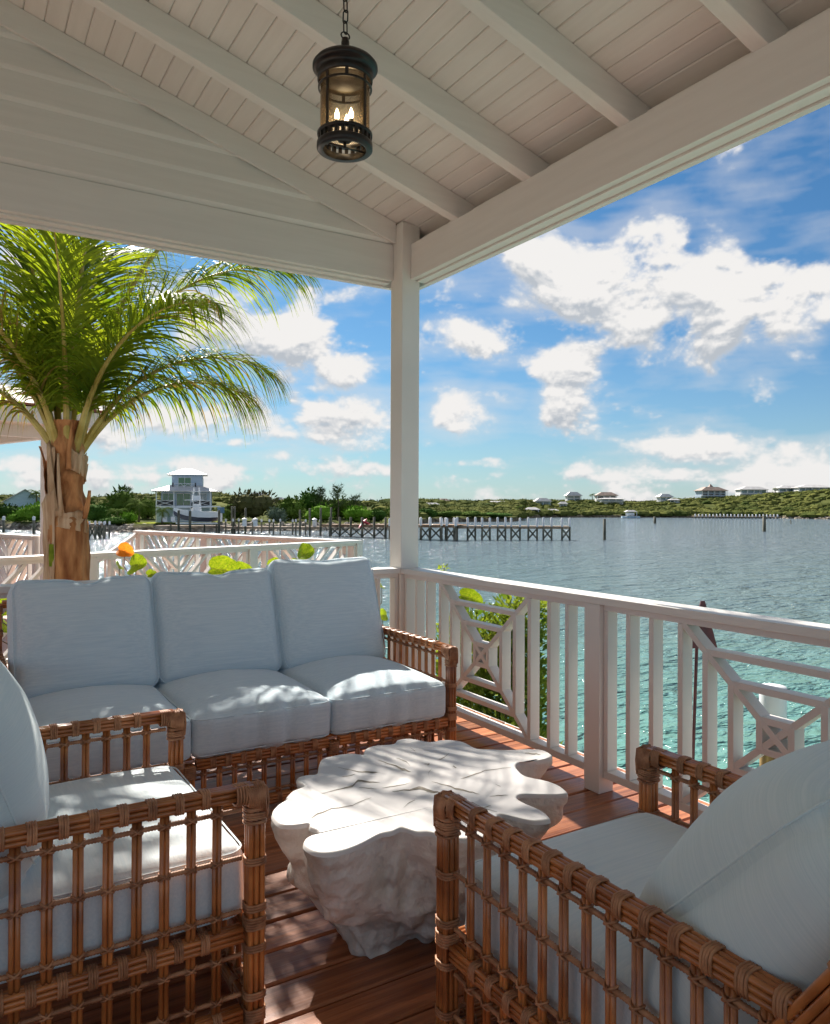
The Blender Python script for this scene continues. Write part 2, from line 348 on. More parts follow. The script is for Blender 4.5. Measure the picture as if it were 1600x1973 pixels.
M['rock'] = noisy(mat('shore_rock', (.3, .26, .2), .9), (.12, .10, .075), (.42, .36, .28), (1, 1, 1), 1.5, 6, .6, 3, .1, rand=.2)
M['maroon'] = noisy(mat('maroon_board', (.09, .02, .03), .5), (.05, .010, .02), (.13, .03, .035), (1, 1, 1), 8, 3)
M['boat_white'] = mat('white_gelcoat', (.78, .79, .8), .2, .6)
M['boat_navy'] = mat('navy_engine', (.05, .13, .22), .25, .6)
M['hull_dark'] = mat('dark_hull', (.06, .06, .09), .3, .5)
M['red'] = mat('red_paint', (.45, .05, .08), .5)
def watermat():
    m = mat('sea_water', (.03, .12, .15), .1, .5); N, L, b = nodes(m); b.inputs['IOR'].default_value = 1.33
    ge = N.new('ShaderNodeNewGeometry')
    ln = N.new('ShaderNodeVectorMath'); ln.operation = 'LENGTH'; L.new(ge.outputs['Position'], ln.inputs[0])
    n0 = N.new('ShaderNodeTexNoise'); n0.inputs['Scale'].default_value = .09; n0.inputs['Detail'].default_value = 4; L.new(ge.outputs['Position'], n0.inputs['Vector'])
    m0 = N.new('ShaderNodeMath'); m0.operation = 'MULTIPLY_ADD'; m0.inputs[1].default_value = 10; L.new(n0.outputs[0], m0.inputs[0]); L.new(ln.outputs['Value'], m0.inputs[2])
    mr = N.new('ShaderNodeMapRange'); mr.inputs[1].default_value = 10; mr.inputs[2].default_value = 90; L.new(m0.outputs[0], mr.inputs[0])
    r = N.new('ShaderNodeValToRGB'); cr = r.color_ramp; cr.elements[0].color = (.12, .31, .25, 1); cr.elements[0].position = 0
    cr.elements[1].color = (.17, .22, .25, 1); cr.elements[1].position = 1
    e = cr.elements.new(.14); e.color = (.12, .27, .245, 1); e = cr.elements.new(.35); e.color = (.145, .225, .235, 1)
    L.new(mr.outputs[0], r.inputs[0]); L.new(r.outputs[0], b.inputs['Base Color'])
    mp = N.new('ShaderNodeMapping'); mp.inputs['Rotation'].default_value = (0, 0, math.radians(38)); mp.inputs['Scale'].default_value = (1.0, 2.1, 1); L.new(ge.outputs['Position'], mp.inputs[0])
    prev = None
    for sc, dist, det in ((.9, .42, 3), (2.8, .13, 3), (.25, .7, 2)):
        n = N.new('ShaderNodeTexNoise'); n.inputs['Scale'].default_value = sc; n.inputs['Detail'].default_value = det; n.inputs['Roughness'].default_value = .5
        n.inputs['Distortion'].default_value = .6
        L.new(mp.outputs[0], n.inputs['Vector'])
        bp = N.new('ShaderNodeBump'); bp.inputs['Strength'].default_value = 1; bp.inputs['Distance'].default_value = dist; L.new(n.outputs[0], bp.inputs['Height'])
        if prev: L.new(prev.outputs[0], bp.inputs['Normal'])
        prev = bp
    L.new(prev.outputs[0], b.inputs['Normal'])
    return m
M['water'] = watermat()
def glassmat():
    m = bpy.data.materials.new('amber_seeded_glass'); m.use_nodes = True; N = m.node_tree.nodes; L = m.node_tree.links; N.clear()
    o = N.new('ShaderNodeOutputMaterial'); t = N.new('ShaderNodeBsdfTransparent'); t.inputs[0].default_value = (.82, .78, .68, 1)
    g = N.new('ShaderNodeBsdfGlossy'); g.inputs['Roughness'].default_value = .12; g.inputs[0].default_value = (.9, .8, .65, 1)
    n = N.new('ShaderNodeTexNoise'); n.inputs['Scale'].default_value = 90; bp = N.new('ShaderNodeBump'); bp.inputs['Strength'].default_value = .5; bp.inputs['Distance'].default_value = .002
    L.new(n.outputs[0], bp.inputs['Height']); L.new(bp.outputs[0], g.inputs['Normal'])
    ms = N.new('ShaderNodeMixShader'); lw = N.new('ShaderNodeLayerWeight'); lw.inputs[0].default_value = .35; L.new(bp.outputs[0], lw.inputs['Normal'])
    L.new(lw.outputs['Fresnel'], ms.inputs[0]); L.new(t.outputs[0], ms.inputs[1]); L.new(g.outputs[0], ms.inputs[2]); L.new(ms.outputs[0], o.inputs[0])
    return m
M['lampglass'] = glassmat()
def emis(name, col, s):
    m = bpy.data.materials.new(name); m.use_nodes = True; b = m.node_tree.nodes['Principled BSDF']; b.inputs['Emission Color'].default_value = (*col, 1); b.inputs['Emission Strength'].default_value = s; return m
M['flame'] = emis('bulb_glow', (1, .8, .55), 7)

# ------------------------------------------------------------------ ground and water
WZ = -2.6
mb = MB(); mb.quad((-900, -300, WZ), (1500, -300, WZ), (1500, 1500, WZ), (-900, 1500, WZ))
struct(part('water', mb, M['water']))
mb = MB(); mb.quad((-900, -300, WZ - 3), (1500, -300, WZ - 3), (1500, 1500, WZ - 3), (-900, 1500, WZ - 3))
struct(part('seabed', mb, M['rock']))
# near bank under the porch and the palm
def near_bank():
    mb = MB(); n = 60; g = {}
    for i in range(n + 1):
        for j in range(n + 1):
            x = -22 + 27.5 * i / n; y = -9 + 24 * j / n
            e = min((4.6 + .9 * math.sin(y * .9) - x) * .9, (9.5 + .8 * math.sin(x * .8) - y) * .8 + max(0, -x) * .25)
            h = -4 + 3.2 / (1 + math.exp(-e * 1.4)) + .12 * mnoise.noise(Vector((x * .9, y * .9, 0)))
            g[i, j] = (x, y, h)
    for i in range(n):
        for j in range(n):
            mb.add([g[i, j], g[i + 1, j], g[i + 1, j + 1], g[i, j + 1]], [(0, 1, 2, 3)])
    return mb
struct(part('bank', near_bank(), M['bounce_sand'], smooth=True))  # out of view, raised and pale as an added bounce for the ceiling
# far shore and hills, on a fan of rays around the harbour
def interp(x, T):
    for (a, va), (b, vb) in zip(T, T[1:]):
        if x <= b: return va + (vb - va) * (x - a) / (b - a)
    return T[-1][1]
SHORE = [(-500, 118), (0, 118), (60, 112), (180, 104), (300, 106), (470, 112), (640, 116), (760, 122), (800, 150), (830, 175), (1000, 188), (1012, 235), (1050, 252), (1250, 262), (1500, 258), (1600, 240), (2200, 200)]
RIDGE = [(-500, 3), (0, 2.2), (160, 1.6), (420, 2.8), (520, 1.5), (700, 1.6), (800, 1.9), (900, 1.6), (1000, 1.9), (1040, 3.2), (1120, 3.0), (1240, 2.2), (1300, 3.6), (1400, 5.2), (1500, 6.8), (1600, 7.4), (2200, 9)]
def land_z(px, D):
    s = interp(px, SHORE); r = interp(px, RIDGE)
    if D <= s: return WZ - 1.2
    t = D - s
    bank = 1.15 * min(1, t / 2.2) - .05
    k = min(1, max(0, (t - 8) / 62)); k = k * k * (3 - 2 * k)
    z = WZ + bank + (r - WZ - 1.1) * k
    p = lf((px - 800) / FPX * D, D)
    z += .5 * k * mnoise.noise(Vector((p[0] * .03, p[1] * .03, 1.3))) * 2
    return z
def land():
    mb = MB(); xs = list(range(-500, 2201, 18)); ts = [-3, 0, .8, 1.6, 2.4, 4, 8, 14, 20, 28, 36, 45, 55, 65, 80, 110, 160, 260, 420, 700]
    k = len(ts); vs = []
    for px in xs:
        s = interp(px, SHORE) + 1.6 * mnoise.noise(Vector((px * .02, 0, 4)))
        for t in ts:
            D = s + t; x, y = lf((px - 800) / FPX * D, D); z = land_z(px, interp(px, SHORE) + t) if t < 150 else land_z(px, interp(px, SHORE) + 110) - (t - 110) * .012
            vs.append((x, y, z if t > 0 else WZ - 1.2))
    fs = [(i * k + j, (i + 1) * k + j, (i + 1) * k + j + 1, i * k + j + 1) for i in range(len(xs) - 1) for j in range(k - 1)]
    mb.add(vs, fs); return mb
struct(part('far_shore', land(), M['ground'], smooth=True))

# ------------------------------------------------------------------ deck
deck = thing('deck', None, None); struct(deck)
PITCH = .153; BW = .1445
mb = MB()
x0, x1, h = -4.2, 2.92, .006
prof = [(-BW / 2, -.034), (BW / 2, -.034), (BW / 2, -h), (BW / 2 - h, 0), (-BW / 2 + h, 0), (-BW / 2, -h)]
mb.prism([(x0, y, z) for y, z in prof], (x1 - x0, 0, 0))
pm = mb.mesh('plank', M['deck'])
y = 2.326 - PITCH / 2 - PITCH * 29
while y < 4.8:
    o = link('plank', pm, deck, (rnd.uniform(-.004, .004), y, rnd.uniform(-.0012, .0012))); o.rotation_euler = (0, 0, rnd.uniform(-.0004, .0004)); y += PITCH
for x in (-3.9, -3.2, -2.5, -1.8, -1.1, -.4, .3, 1.0, 1.7, 2.4, 2.85):
    mb = MB(); mb.box(x - .02, x + .02, -2.3, 4.78, -.2, -.036); part('joist', mb, M['dockwood_brown'], deck)
mb = MB(); mb.box(2.925, 2.95, -2.3, 4.82, -.24, -.01); part('rim_board', mb, M['paint_y'], deck)
mb = MB(); mb.box(-4.2, 2.92, 4.80, 4.825, -.24, -.01); part('rim_board', mb, M['paint_x'], deck)
for x, y in ((2.7, 4.6), (2.7, 2.6), (2.7, .6), (0, 4.6), (-3, 4.6), (2.7, -1.5)):
    mb = MB(); mb.cyl((x, y, -4.2), (x, y, -.2), .1, 12); part('foundation_pile', mb, M['pile'], deck, True)

# ------------------------------------------------------------------ porch roof
porch = thing('porch_roof', 'white timber porch roof with grooved ceiling boards, rafters, lap siding and square corner post', 'porch roof')
XB, YB = 2.641, 4.511
SL = .298
def rafz(x): return 3.098 + SL * (XB - x)          # underside of the rafters
def ceilz(x): return rafz(x) + .143
RIDGE_X, EAVE_X, YS = -.62, 3.01, -2.6
def pbox(name, x0, x1, y0, y1, z0, z1, m='paint', bev=.003, par=None):
    mb = MB(); mb.box(x0, x1, y0, y1, z0, z1); return part(name, mb, M[m], par or porch, bevel=bev)
# corner posts
pbox('post', 2.574, 2.713, 4.392, 4.545, 0.0, ceilz(2.6) - .01, bev=.005)
pbox('post', 2.574, 2.713, -2.4, -2.26, 0.0, 3.2, bev=.005)
pbox('post', -3.95, -3.81, 4.392, 4.545, 0.0, 3.2, bev=.005)
# right beam, a stack of boards stepping down outwards
pbox('beam', XB, 2.685, -2.5, 4.391, 2.862, 3.10, 'paint_y')
pbox('beam', 2.687, 2.75, -2.5, 4.391, 2.851, 3.10, 'paint_y')
pbox('beam', 2.752, 2.79, -2.5, 4.60, 2.841, 3.18, 'paint_y')
pbox('fascia', 2.795, 2.83, -2.5, 4.6, 3.05, 3.26, 'paint_y')
# back beam
pbox('beam', -3.8, 2.573, YB, 4.555, 2.875, 3.118, 'paint_x')
pbox('beam', -3.8, 2.573, 4.557, 4.62, 2.864, 3.118, 'paint_x')
pbox('beam', -3.8, 2.79, 4.622, 4.66, 2.851, 3.18, 'paint_x')
# gable lap siding above it: each course leans out at its foot
zs = 3.1205; k = 0
while zs < 4.1:
    xr = XB - (zs - 3.098) / SL + .25; xr = min(2.573, xr)
    z1 = zs + .163
    xl = 2 * RIDGE_X - xr
    pf = [(YB + .02, zs), (YB + .012, zs), (YB - .016, zs + .026), (YB - .016, zs + .030), (YB + .004, z1 + .012), (YB + .02, z1 + .012)]
    mb = MB(); mb.prism([(xl, a, b) for a, b in pf], (xr - xl, 0, 0))
    part('siding_board', mb, M['paint_x'], porch); zs = z1
# rake boards following the slope against the gable
def sloped(name, xa, xb, y0, y1, dz0, dz1, m, bev=.003):
    "a board following the roof slope between xa and xb"
    mb = MB()
    mb.add([(xa, y0, rafz(xa) + dz0), (xb, y0, rafz(xb) + dz0), (xb, y1, rafz(xb) + dz0), (xa, y1, rafz(xa) + dz0), (xa, y0, rafz(xa) + dz1), (xb, y0, rafz(xb) + dz1), (xb, y1, rafz(xb) + dz1), (xa, y1, rafz(xa) + dz1)],
           [(0, 3, 2, 1), (4, 5, 6, 7), (0, 1, 5, 4), (1, 2, 6, 5), (2, 3, 7, 6), (3, 0, 4, 7)])
    return part(name, mb, M[m], porch, bevel=bev)
sloped('rake_board', RIDGE_X, 2.573, 4.475, 4.497, .0, .141, 'paint_x')
for yc in (3.867, 3.182, 2.485, 1.795, 1.105, .415, -.275, -.965, -1.655):
    sloped('rafter', RIDGE_X, 2.82, yc - .035, yc + .035, 0, .142, 'paint_x', .004)
# the other slope, seen from nowhere in the picture, closes the roof
def mirror(o):
    c = o.copy(); COL.objects.link(c); c.scale = (-1, 1, 1); c.location = (2 * RIDGE_X, 0, 0); return c
for o in [o for o in porch.children if o.name.startswith(('rafter', 'rake_board'))]: mirror(o)
pbox('ridge_board', RIDGE_X - .02, RIDGE_X + .02, YS, 4.49, rafz(RIDGE_X) - .1, rafz(RIDGE_X) + .14, 'paint_y')
# ceiling boards with a V groove between each pair
GX = .0992; L_ = math.hypot(GX, GX * SL); th = math.atan(SL)
mb = MB(); hw = L_ / 2 - .0008; c_ = .0055; T = .016
pr_ = [(-hw, T), (-hw, c_), (-hw + c_, 0), (hw - c_, 0), (hw, c_), (hw, T)]
mb.prism([(a, YS, b) for a, b in pr_], (0, 4.50 - YS, 0))
bm_ = mb.mesh('ceiling_board', M['paint_y'])
k = 0; x = .209 + GX / 2 - GX * 9
while x < EAVE_X - GX * .4:
    if x > RIDGE_X + .03:
        o = link('ceiling_board', bm_, porch, (x, 0, ceilz(x))); o.rotation_euler = (0, th, 0)
        if x < 2.7:
            o = link('ceiling_board', bm_, porch, (2 * RIDGE_X - x, 0, ceilz(x))); o.rotation_euler = (0, -th, 0)
    x += GX
mb = MB()
for sgn in (1, -1):
    f = lambda X: X if sgn > 0 else 2 * RIDGE_X - X
    for dz0, dz1 in ((.162, .20),):
        xa, xb = RIDGE_X, EAVE_X
        mb.add([(f(xa), YS, rafz(xa) + dz0), (f(xb), YS, rafz(xb) + dz0), (f(xb), 4.85, rafz(xb) + dz0), (f(xa), 4.85, rafz(xa) + dz0), (f(xa), YS, rafz(xa) + dz1), (f(xb), YS, rafz(xb) + dz1), (f(xb), 4.85, rafz(xb) + dz1), (f(xa), 4.85, rafz(xa) + dz1)],
               [(0, 3, 2, 1), (4, 5, 6, 7), (0, 1, 5, 4), (1, 2, 6, 5), (2, 3, 7, 6), (3, 0, 4, 7)])
part('roof_deck', mb, M['shingle'], porch)
pbox('soffit_board', 2.83, 2.99, YS, 4.6, 3.11, 3.125, 'paint_y')
pbox('outer_fascia', 2.99, 3.01, YS, 4.85, 3.02, 3.16, 'paint_y')

# ------------------------------------------------------------------ railings
def railing(root, L0, posts, to, base=0., m='paint', vp=None, chevron=False, ext=0., top=.914, panelw=.855):
    """railing in its own frame: runs along +x from 0 to L0, inner face at y=0, outer side +y. posts = list of post x ranges"""
    def b(name, *a): 
        mb = MB(); mb.box(*a); return part(name, mb, M[m], root, bevel=.002)
    b('cap_rail', -ext, L0, 0, .136, top - .035, top)
    segs = list(zip(posts, posts[1:]))
    for (a0, a1), (b0, b1) in segs:
        b('sub_rail', a1 + .001, b0 - .001, .026, .091, top - .064, top - .036)
        b('bottom_rail', a1 + .001, b0 - .001, .026, .091, .072, .107)
        n_ = .026; z0, z1 = .108, top - .065
        for xx in (a1 + .0145, b0 - .0145): b('baluster', xx - .013, xx + .013, .027, .090, z0, z1)
        pw = (b0 - a1) - 2 * .436 if not chevron else (b0 - a1) - .3
        pa, pb = (a1 + b0) / 2 - pw / 2, (a1 + b0) / 2 + pw / 2
        if not chevron:
            for k_ in (0, 1, 2):
                for s_ in (0, 1):
                    xx = (a1 + .15 + .132 * k_) if s_ == 0 else (b0 - .15 - .132 * k_)
                    if k_ == 2: xx = pa if s_ == 0 else pb
                    b('baluster', xx - .013, xx + .013, .027, .090, z0, z1)
            cx, cz = (pa + pb) / 2, (z0 + z1) / 2; hw_, hh = (pb - pa) / 2 - .013, (z1 - z0) / 2
            def lat(p, q, dy=0):
                mb = MB(); mb.bar((p[0], .0585 + dy, p[1]), (q[0], .0585 + dy, q[1]), .0615 - dy * 2, .026, up=(p[1] - q[1], 0, q[0] - p[0])); part('lattice_bar', mb, M[m], root, bevel=.0015)
            lat((cx - hw_, cz + hh), (cx + hw_, cz - hh)); lat((cx - hw_, cz - hh), (cx + hw_, cz + hh), .0012)
            for f_ in (.735, .45, .155):
                X_, Z_ = hw_ * f_, hh * f_
                lat((cx - X_, cz + Z_), (cx + X_, cz + Z_), .0006); lat((cx - X_, cz - Z_), (cx + X_, cz - Z_), .0006)
                lat((cx - X_, cz - Z_), (cx - X_, cz + Z_), -.0006); lat((cx + X_, cz - Z_), (cx + X_, cz + Z_), -.0006)
        else:
            cx = (pa + pb) / 2
            b('baluster', pa - .013, pa + .013, .027, .090, z0, z1); b('baluster', pb - .013, pb + .013, .027, .090, z0, z1); b('baluster', cx - .013, cx + .013, .027, .090, z0, z1)
            for s_ in (-1, 1):
                W_ = (pb - pa) / 2 - .013; H_ = z1 - z0
                c0 = -H_ + .12
                while c0 < W_ - .04:
                    # slanting bar u - c0 = v, clipped to the half panel; u measured from the centre outwards
                    u0, v0 = max(0, c0), max(0, -c0); u1, v1 = min(W_, c0 + H_), min(H_, W_ - c0)
                    if u1 - u0 > .05:
                        p = (cx + s_ * (.013 + u0), z0 + v0); q = (cx + s_ * (.013 + u1), z0 + v1)
                        mb = MB(); mb.bar((p[0], .0585, p[1]), (q[0], .0585, q[1]), .058, .026, up=(p[1] - q[1], 0, q[0] - p[0])); part('lattice_bar', mb, M[m], root, bevel=.0015)
                    c0 += .19
    for (a0, a1) in posts:
        if a1 - a0 < .12: b('post', a0, a1, 0.001, .092, 0, top - .036)
R1 = thing('railing', 'white porch railing facing the open water, with crossed square lattice panels', 'railing', (2.574, 4.392, 0), -PI / 2)
R1.rotation_euler = (0, 0, -PI / 2)     # runs towards -Y, outer side +X
railing(R1, 5.6, [(-.14, 0), (1.727, 1.825), (3.552, 3.65), (5.3, 5.4)], None)
for o in R1.children:
    pass
R2 = thing('railing', 'white porch railing running behind the sofa towards the palm', 'railing', (2.573, 4.395, 0), 0)
R2.rotation_euler = (0, 0, PI); R2.scale = (1, -1, 1)    # runs towards -X, outer side +Y
railing(R2, 6.38, [(-.139, 0), (1.727, 1.825), (3.552, 3.65), (5.377, 5.475)], None)

# ------------------------------------------------------------------ rattan furniture
def bundle(a, b_, n, r, pitch, up=(0, 0, 1), seg=2):
    "canes side by side round the rim of an n x n square"
    mb = MB(); a = Vector(a); b_ = Vector(b_); d = (b_ - a).normalized(); u = Vector(up); s_ = d.cross(u).normalized(); u = s_.cross(d).normalized()
    for i in range(n):
        for j in range(n):
            if 0 < i < n - 1 and 0 < j < n - 1: continue
            o = s_ * ((i - (n - 1) / 2) * pitch) + u * ((j - (n - 1) / 2) * pitch)
            k = 5
            pts = []
            for q in range(k + 1):
                t = q / k; wob = Vector((rnd.uniform(-1, 1), rnd.uniform(-1, 1), rnd.uniform(-1, 1))) * .0007
                pts.append(a + (b_ - a) * t + o + (wob if 0 < q < k else Vector()))
            mb.tube(pts, r, 7)
    return mb
def ringpath(c, d, hw_, n=16, up=(0, 0, 1), sq=.75, tilt=0):
    d = Vector(d).normalized(); u = Vector(up); s_ = d.cross(u).normalized(); u = s_.cross(d).normalized(); pts = []
    for i in range(n):
        a = 2 * PI * i / n; ca, sa = math.cos(a), math.sin(a); k = (abs(ca) ** (2 / (1 - sq * .62)) + abs(sa) ** (2 / (1 - sq * .62))) ** (-(1 - sq * .62) / 2)
        pts.append(Vector(c) + s_ * (ca * hw_ * k) + u * (sa * hw_ * k) + d * (tilt * ca * hw_))
    return pts
def binding(name, c, d, hw_, par, loops=4, up=(0, 0, 1), r=.0042):
    key = ('bind', round(hw_, 4), loops, tuple(round(q, 2) for q in d), tuple(up), r)
    if key not in MESH:
        mb = MB(); dd = Vector(d).normalized()
        for i in range(loops): mb.tube(ringpath(dd * ((i - (loops - 1) / 2) * r * 1.85), dd, hw_, 14, up, tilt=rnd.uniform(-.03, .03)), r, 6, closed=True)
        MESH[key] = mb.mesh('binding', M['bind'], True)
    return link(name, MESH[key], par, c)
MESH = {}
def corner_wrap(par, c, rail_dir):
    "crossed lashing where a post meets an arm rail; c = centre of the joint"
    mb = MB(); c = Vector(c); rd = Vector(rail_dir); r = .0034; h = .0262
    for i in range(11):                                       # rings down the post, tilted alternately
        mb.tube(ringpath(c + Vector((0, 0, -.008 - i * .0066)), (0, 0, 1), h - .0012 * (i % 2), 16, (rd.x, rd.y, 0), tilt=(.30 - .045 * i) * (1 if i % 2 else -.5)), r, 6, closed=True)
    for i in range(5):                                        # rings along the rail
        mb.tube(ringpath(c + rd * (.026 + i * .0066) + Vector((0, 0, .001)), rd, .0235, 14, (0, 0, 1), tilt=.25 - .05 * i), r, 6, closed=True)
    sd = rd.cross(Vector((0, 0, 1)))
    for i in range(9):                                        # herringbone strands over the knuckle
        t = (i + .5) / 9
        for sg in (-1, 1):
            mb.tube([c + sd * (sg * .026) + rd * (-.024 + .05 * t) + Vector((0, 0, -.045 + .02 * t)), c + sd * (sg * .0275) + rd * (-.020 + .044 * t) + Vector((0, 0, -.010 + .010 * t)),
                     c + sd * (sg * .024) + rd * (-.021 + .050 * t) + Vector((0, 0, .016)), c + sd * (sg * -.002) + rd * (-.024 + .052 * t) + Vector((0, 0, .022 + .0015 * (i % 2)))], r, 6)
    for i in range(7):
        y = -.023 + .0077 * i
        mb.tube([c + sd * y - rd * .024 + Vector((0, 0, -.06)), c + sd * (y * .97) - rd * .028 + Vector((0, 0, -.02)), c + sd * (y * .92) - rd * .025 + Vector((0, 0, .014)), c + sd * (y * .7) - rd * .010 + Vector((0, 0, .023))], r, 6)
    mb.cur = 1; mb.box(c.x - .020, c.x + .020, c.y - .020, c.y + .020, c.z - .06, c.z + .016)  # dark filler box, painted shade behind the strands
    return part('corner_lashing', mb, [M['bind'], M['core']], par, True)
def wrapped_rod(par, a, b_, r=.0068, name='wrapped_rod'):
    a = Vector(a); b_ = Vector(b_); L0 = (b_ - a).length; n = max(2, int(L0 / .0035)); pts = []; R = []
    for i in range(n + 1): pts.append(a + (b_ - a) * (i / n)); R.append(r if i % 2 else r * .78)
    mb = MB(); mb.tube(pts, R, 7); return part(name, mb, M['bind'], par, True)
def spindle(par, x, y, z0, z1, along, ties):
    key = ('sp', round(z0, 3), round(z1, 3), tuple(along), tuple(ties))
    if key not in MESH:
        mb = MB(); a = Vector(along) * .0058; mb.cur = 0
        for sg in (-1, 1): mb.tube([Vector((0, 0, z0)) + a * sg, Vector((0, 0, (z0 + z1) / 2)) + a * sg * 1.06, Vector((0, 0, z1)) + a * sg], .0062, 7)
        mb.cur = 1
        sd = Vector((along[1], along[0], 0))
        for z in ties:
            for q in (-.35, .35):
                pth = [Vector((0, 0, z)) + Vector(along) * (.0135 * math.cos(t)) + Vector((0, 0, .011 * math.cos(t) * q * 2)) + sd * (.012 * math.sin(t)) for t in [2 * PI * i / 10 for i in range(10)]]
                mb.tube(pth, .0027, 5, closed=True)
        MESH[key] = mb.mesh('spindle', [M['cane'], M['bind']], True)
    return link('spindle', MESH[key], par, (x, y, 0))

def rbox(w_, d_, h_, r_, crown=(0, 0, 0), n=22, fold=0, seed=0, dip=0, sag=0):
    "soft cushion: a rounded box whose faces swell, with folds and a dimple"
    pts = {}; vs = []; fs = []
    def vid(k):
        if k not in pts:
            pts[k] = len(vs); vs.append(None)
            p = [2 * (k[i] / n) - 1 for i in range(3)]
            q = [math.sin(p[i] * PI / 2) * .25 + p[i] * .75 for i in range(3)]
            hx = (w_ / 2, d_ / 2, h_ / 2); P = [q[i] * hx[i] for i in range(3)]
            core = [max(-hx[i] + r_, min(hx[i] - r_, P[i])) for i in range(3)]
            dv = Vector([P[i] - core[i] for i in range(3)])
            if dv.length > 1e-9: dv = dv.normalized() * r_
            Q = [core[i] + dv[i] for i in range(3)]
            f = [1 - q[i] * q[i] for i in range(3)]
            for i in range(3):
                o_ = [j for j in range(3) if j != i]
                Q[i] += (1 if P[i] > 0 else -1) * crown[i] * (f[o_[0]] ** .75) * (f[o_[1]] ** .75) * (abs(q[i]) ** 2)
            nz = mnoise.noise(Vector((Q[0] * 5 + seed, Q[1] * 5, Q[2] * 5))) * .006
            nz += mnoise.noise(Vector((Q[0] * 14 + seed, Q[1] * 9, Q[2] * 14))) * .0025
            nv = Vector(Q).normalized()
            Q = [Q[i] + nv[i] * nz for i in range(3)]
            if fold:     # gathered pleats over the front edge
                g_ = math.exp(-((Q[1] + d_ / 2) / .13) ** 2) * f[0]
                ph = Q[0] * 42 + 2.2 * mnoise.noise(Vector((Q[0] * 6, seed, Q[1] * 5)))
                a_ = fold * g_ * (math.sin(ph) * .6 + .4 * math.sin(ph * 2.3 + 1)) * (.4 + .6 * mnoise.noise(Vector((Q[0] * 4, seed + 3, 0))) + .5)
                Q[1] -= a_; Q[2] += a_ * .5 * (1 if Q[2] > 0 else .2)
            if dip and Q[2] > 0: 
                Q[2] -= dip * math.exp(-((Q[0] - .02) / .055) ** 2) * (Q[2] / (h_ / 2)) ** 4; Q[1] += 0
            if sag: Q[2] += sag * q[0] * q[0] * abs(q[2]) * (1 if Q[2] > 0 else 0)
            vs[pts[k]] = tuple(Q)
        return pts[k]
    for ax in range(3):
        for sd in (0, n):
            o_ = [j for j in range(3) if j != ax]
            for i in range(n):
                for j in range(n):
                    def K(a, b):
                        k = [0, 0, 0]; k[ax] = sd; k[o_[0]] = a; k[o_[1]] = b; return tuple(k)
                    f = [vid(K(i, j)), vid(K(i + 1, j)), vid(K(i + 1, j + 1)), vid(K(i, j + 1))]
                    if (sd == 0) ^ (ax == 1): f.reverse()
                    fs.append(f)
    mb = MB(); mb.add(vs, fs); return mb
def seam(par, w_, d_, h_, plane, m, r=.0026, cr=.05, inset=.0, dip=0):
    "piping round one face of a boxed cushion; plane = ('z', +1) or ('y', -1)"
    ax, sg = plane; pts = []
    A, B = (w_ / 2, d_ / 2) if ax == 'z' else (w_ / 2, h_ / 2)
    A += .001 - inset; B += .001 - inset
    for cxs, cys, a0 in ((1, 1, 0), (-1, 1, PI / 2), (-1, -1, PI), (1, -1, 3 * PI / 2)):
        for i in range(6):
            a = a0 + PI / 2 * i / 5; pts.append((cxs * (A - cr) + cr * math.cos(a), cys * (B - cr) + cr * math.sin(a)))
    P = [(a, b, sg * (h_ / 2 - .012)) if ax == 'z' else (a, sg * (d_ / 2 - .012), b) for a, b in pts]
    if dip:
        Q = []
        for a, b in zip(P, P[1:] + P[:1]):
            for t in range(8): Q.append(tuple(a[i] + (b[i] - a[i]) * t / 8 for i in range(3)))
        P = [(x, y, z - (dip * math.exp(-((x - .02) / .055) ** 2) + .004 if z > 0 else 0)) for x, y, z in Q]
    mb = MB(); mb.tube(P, r, 5, closed=True); return part('piping', mb, m, par, True)

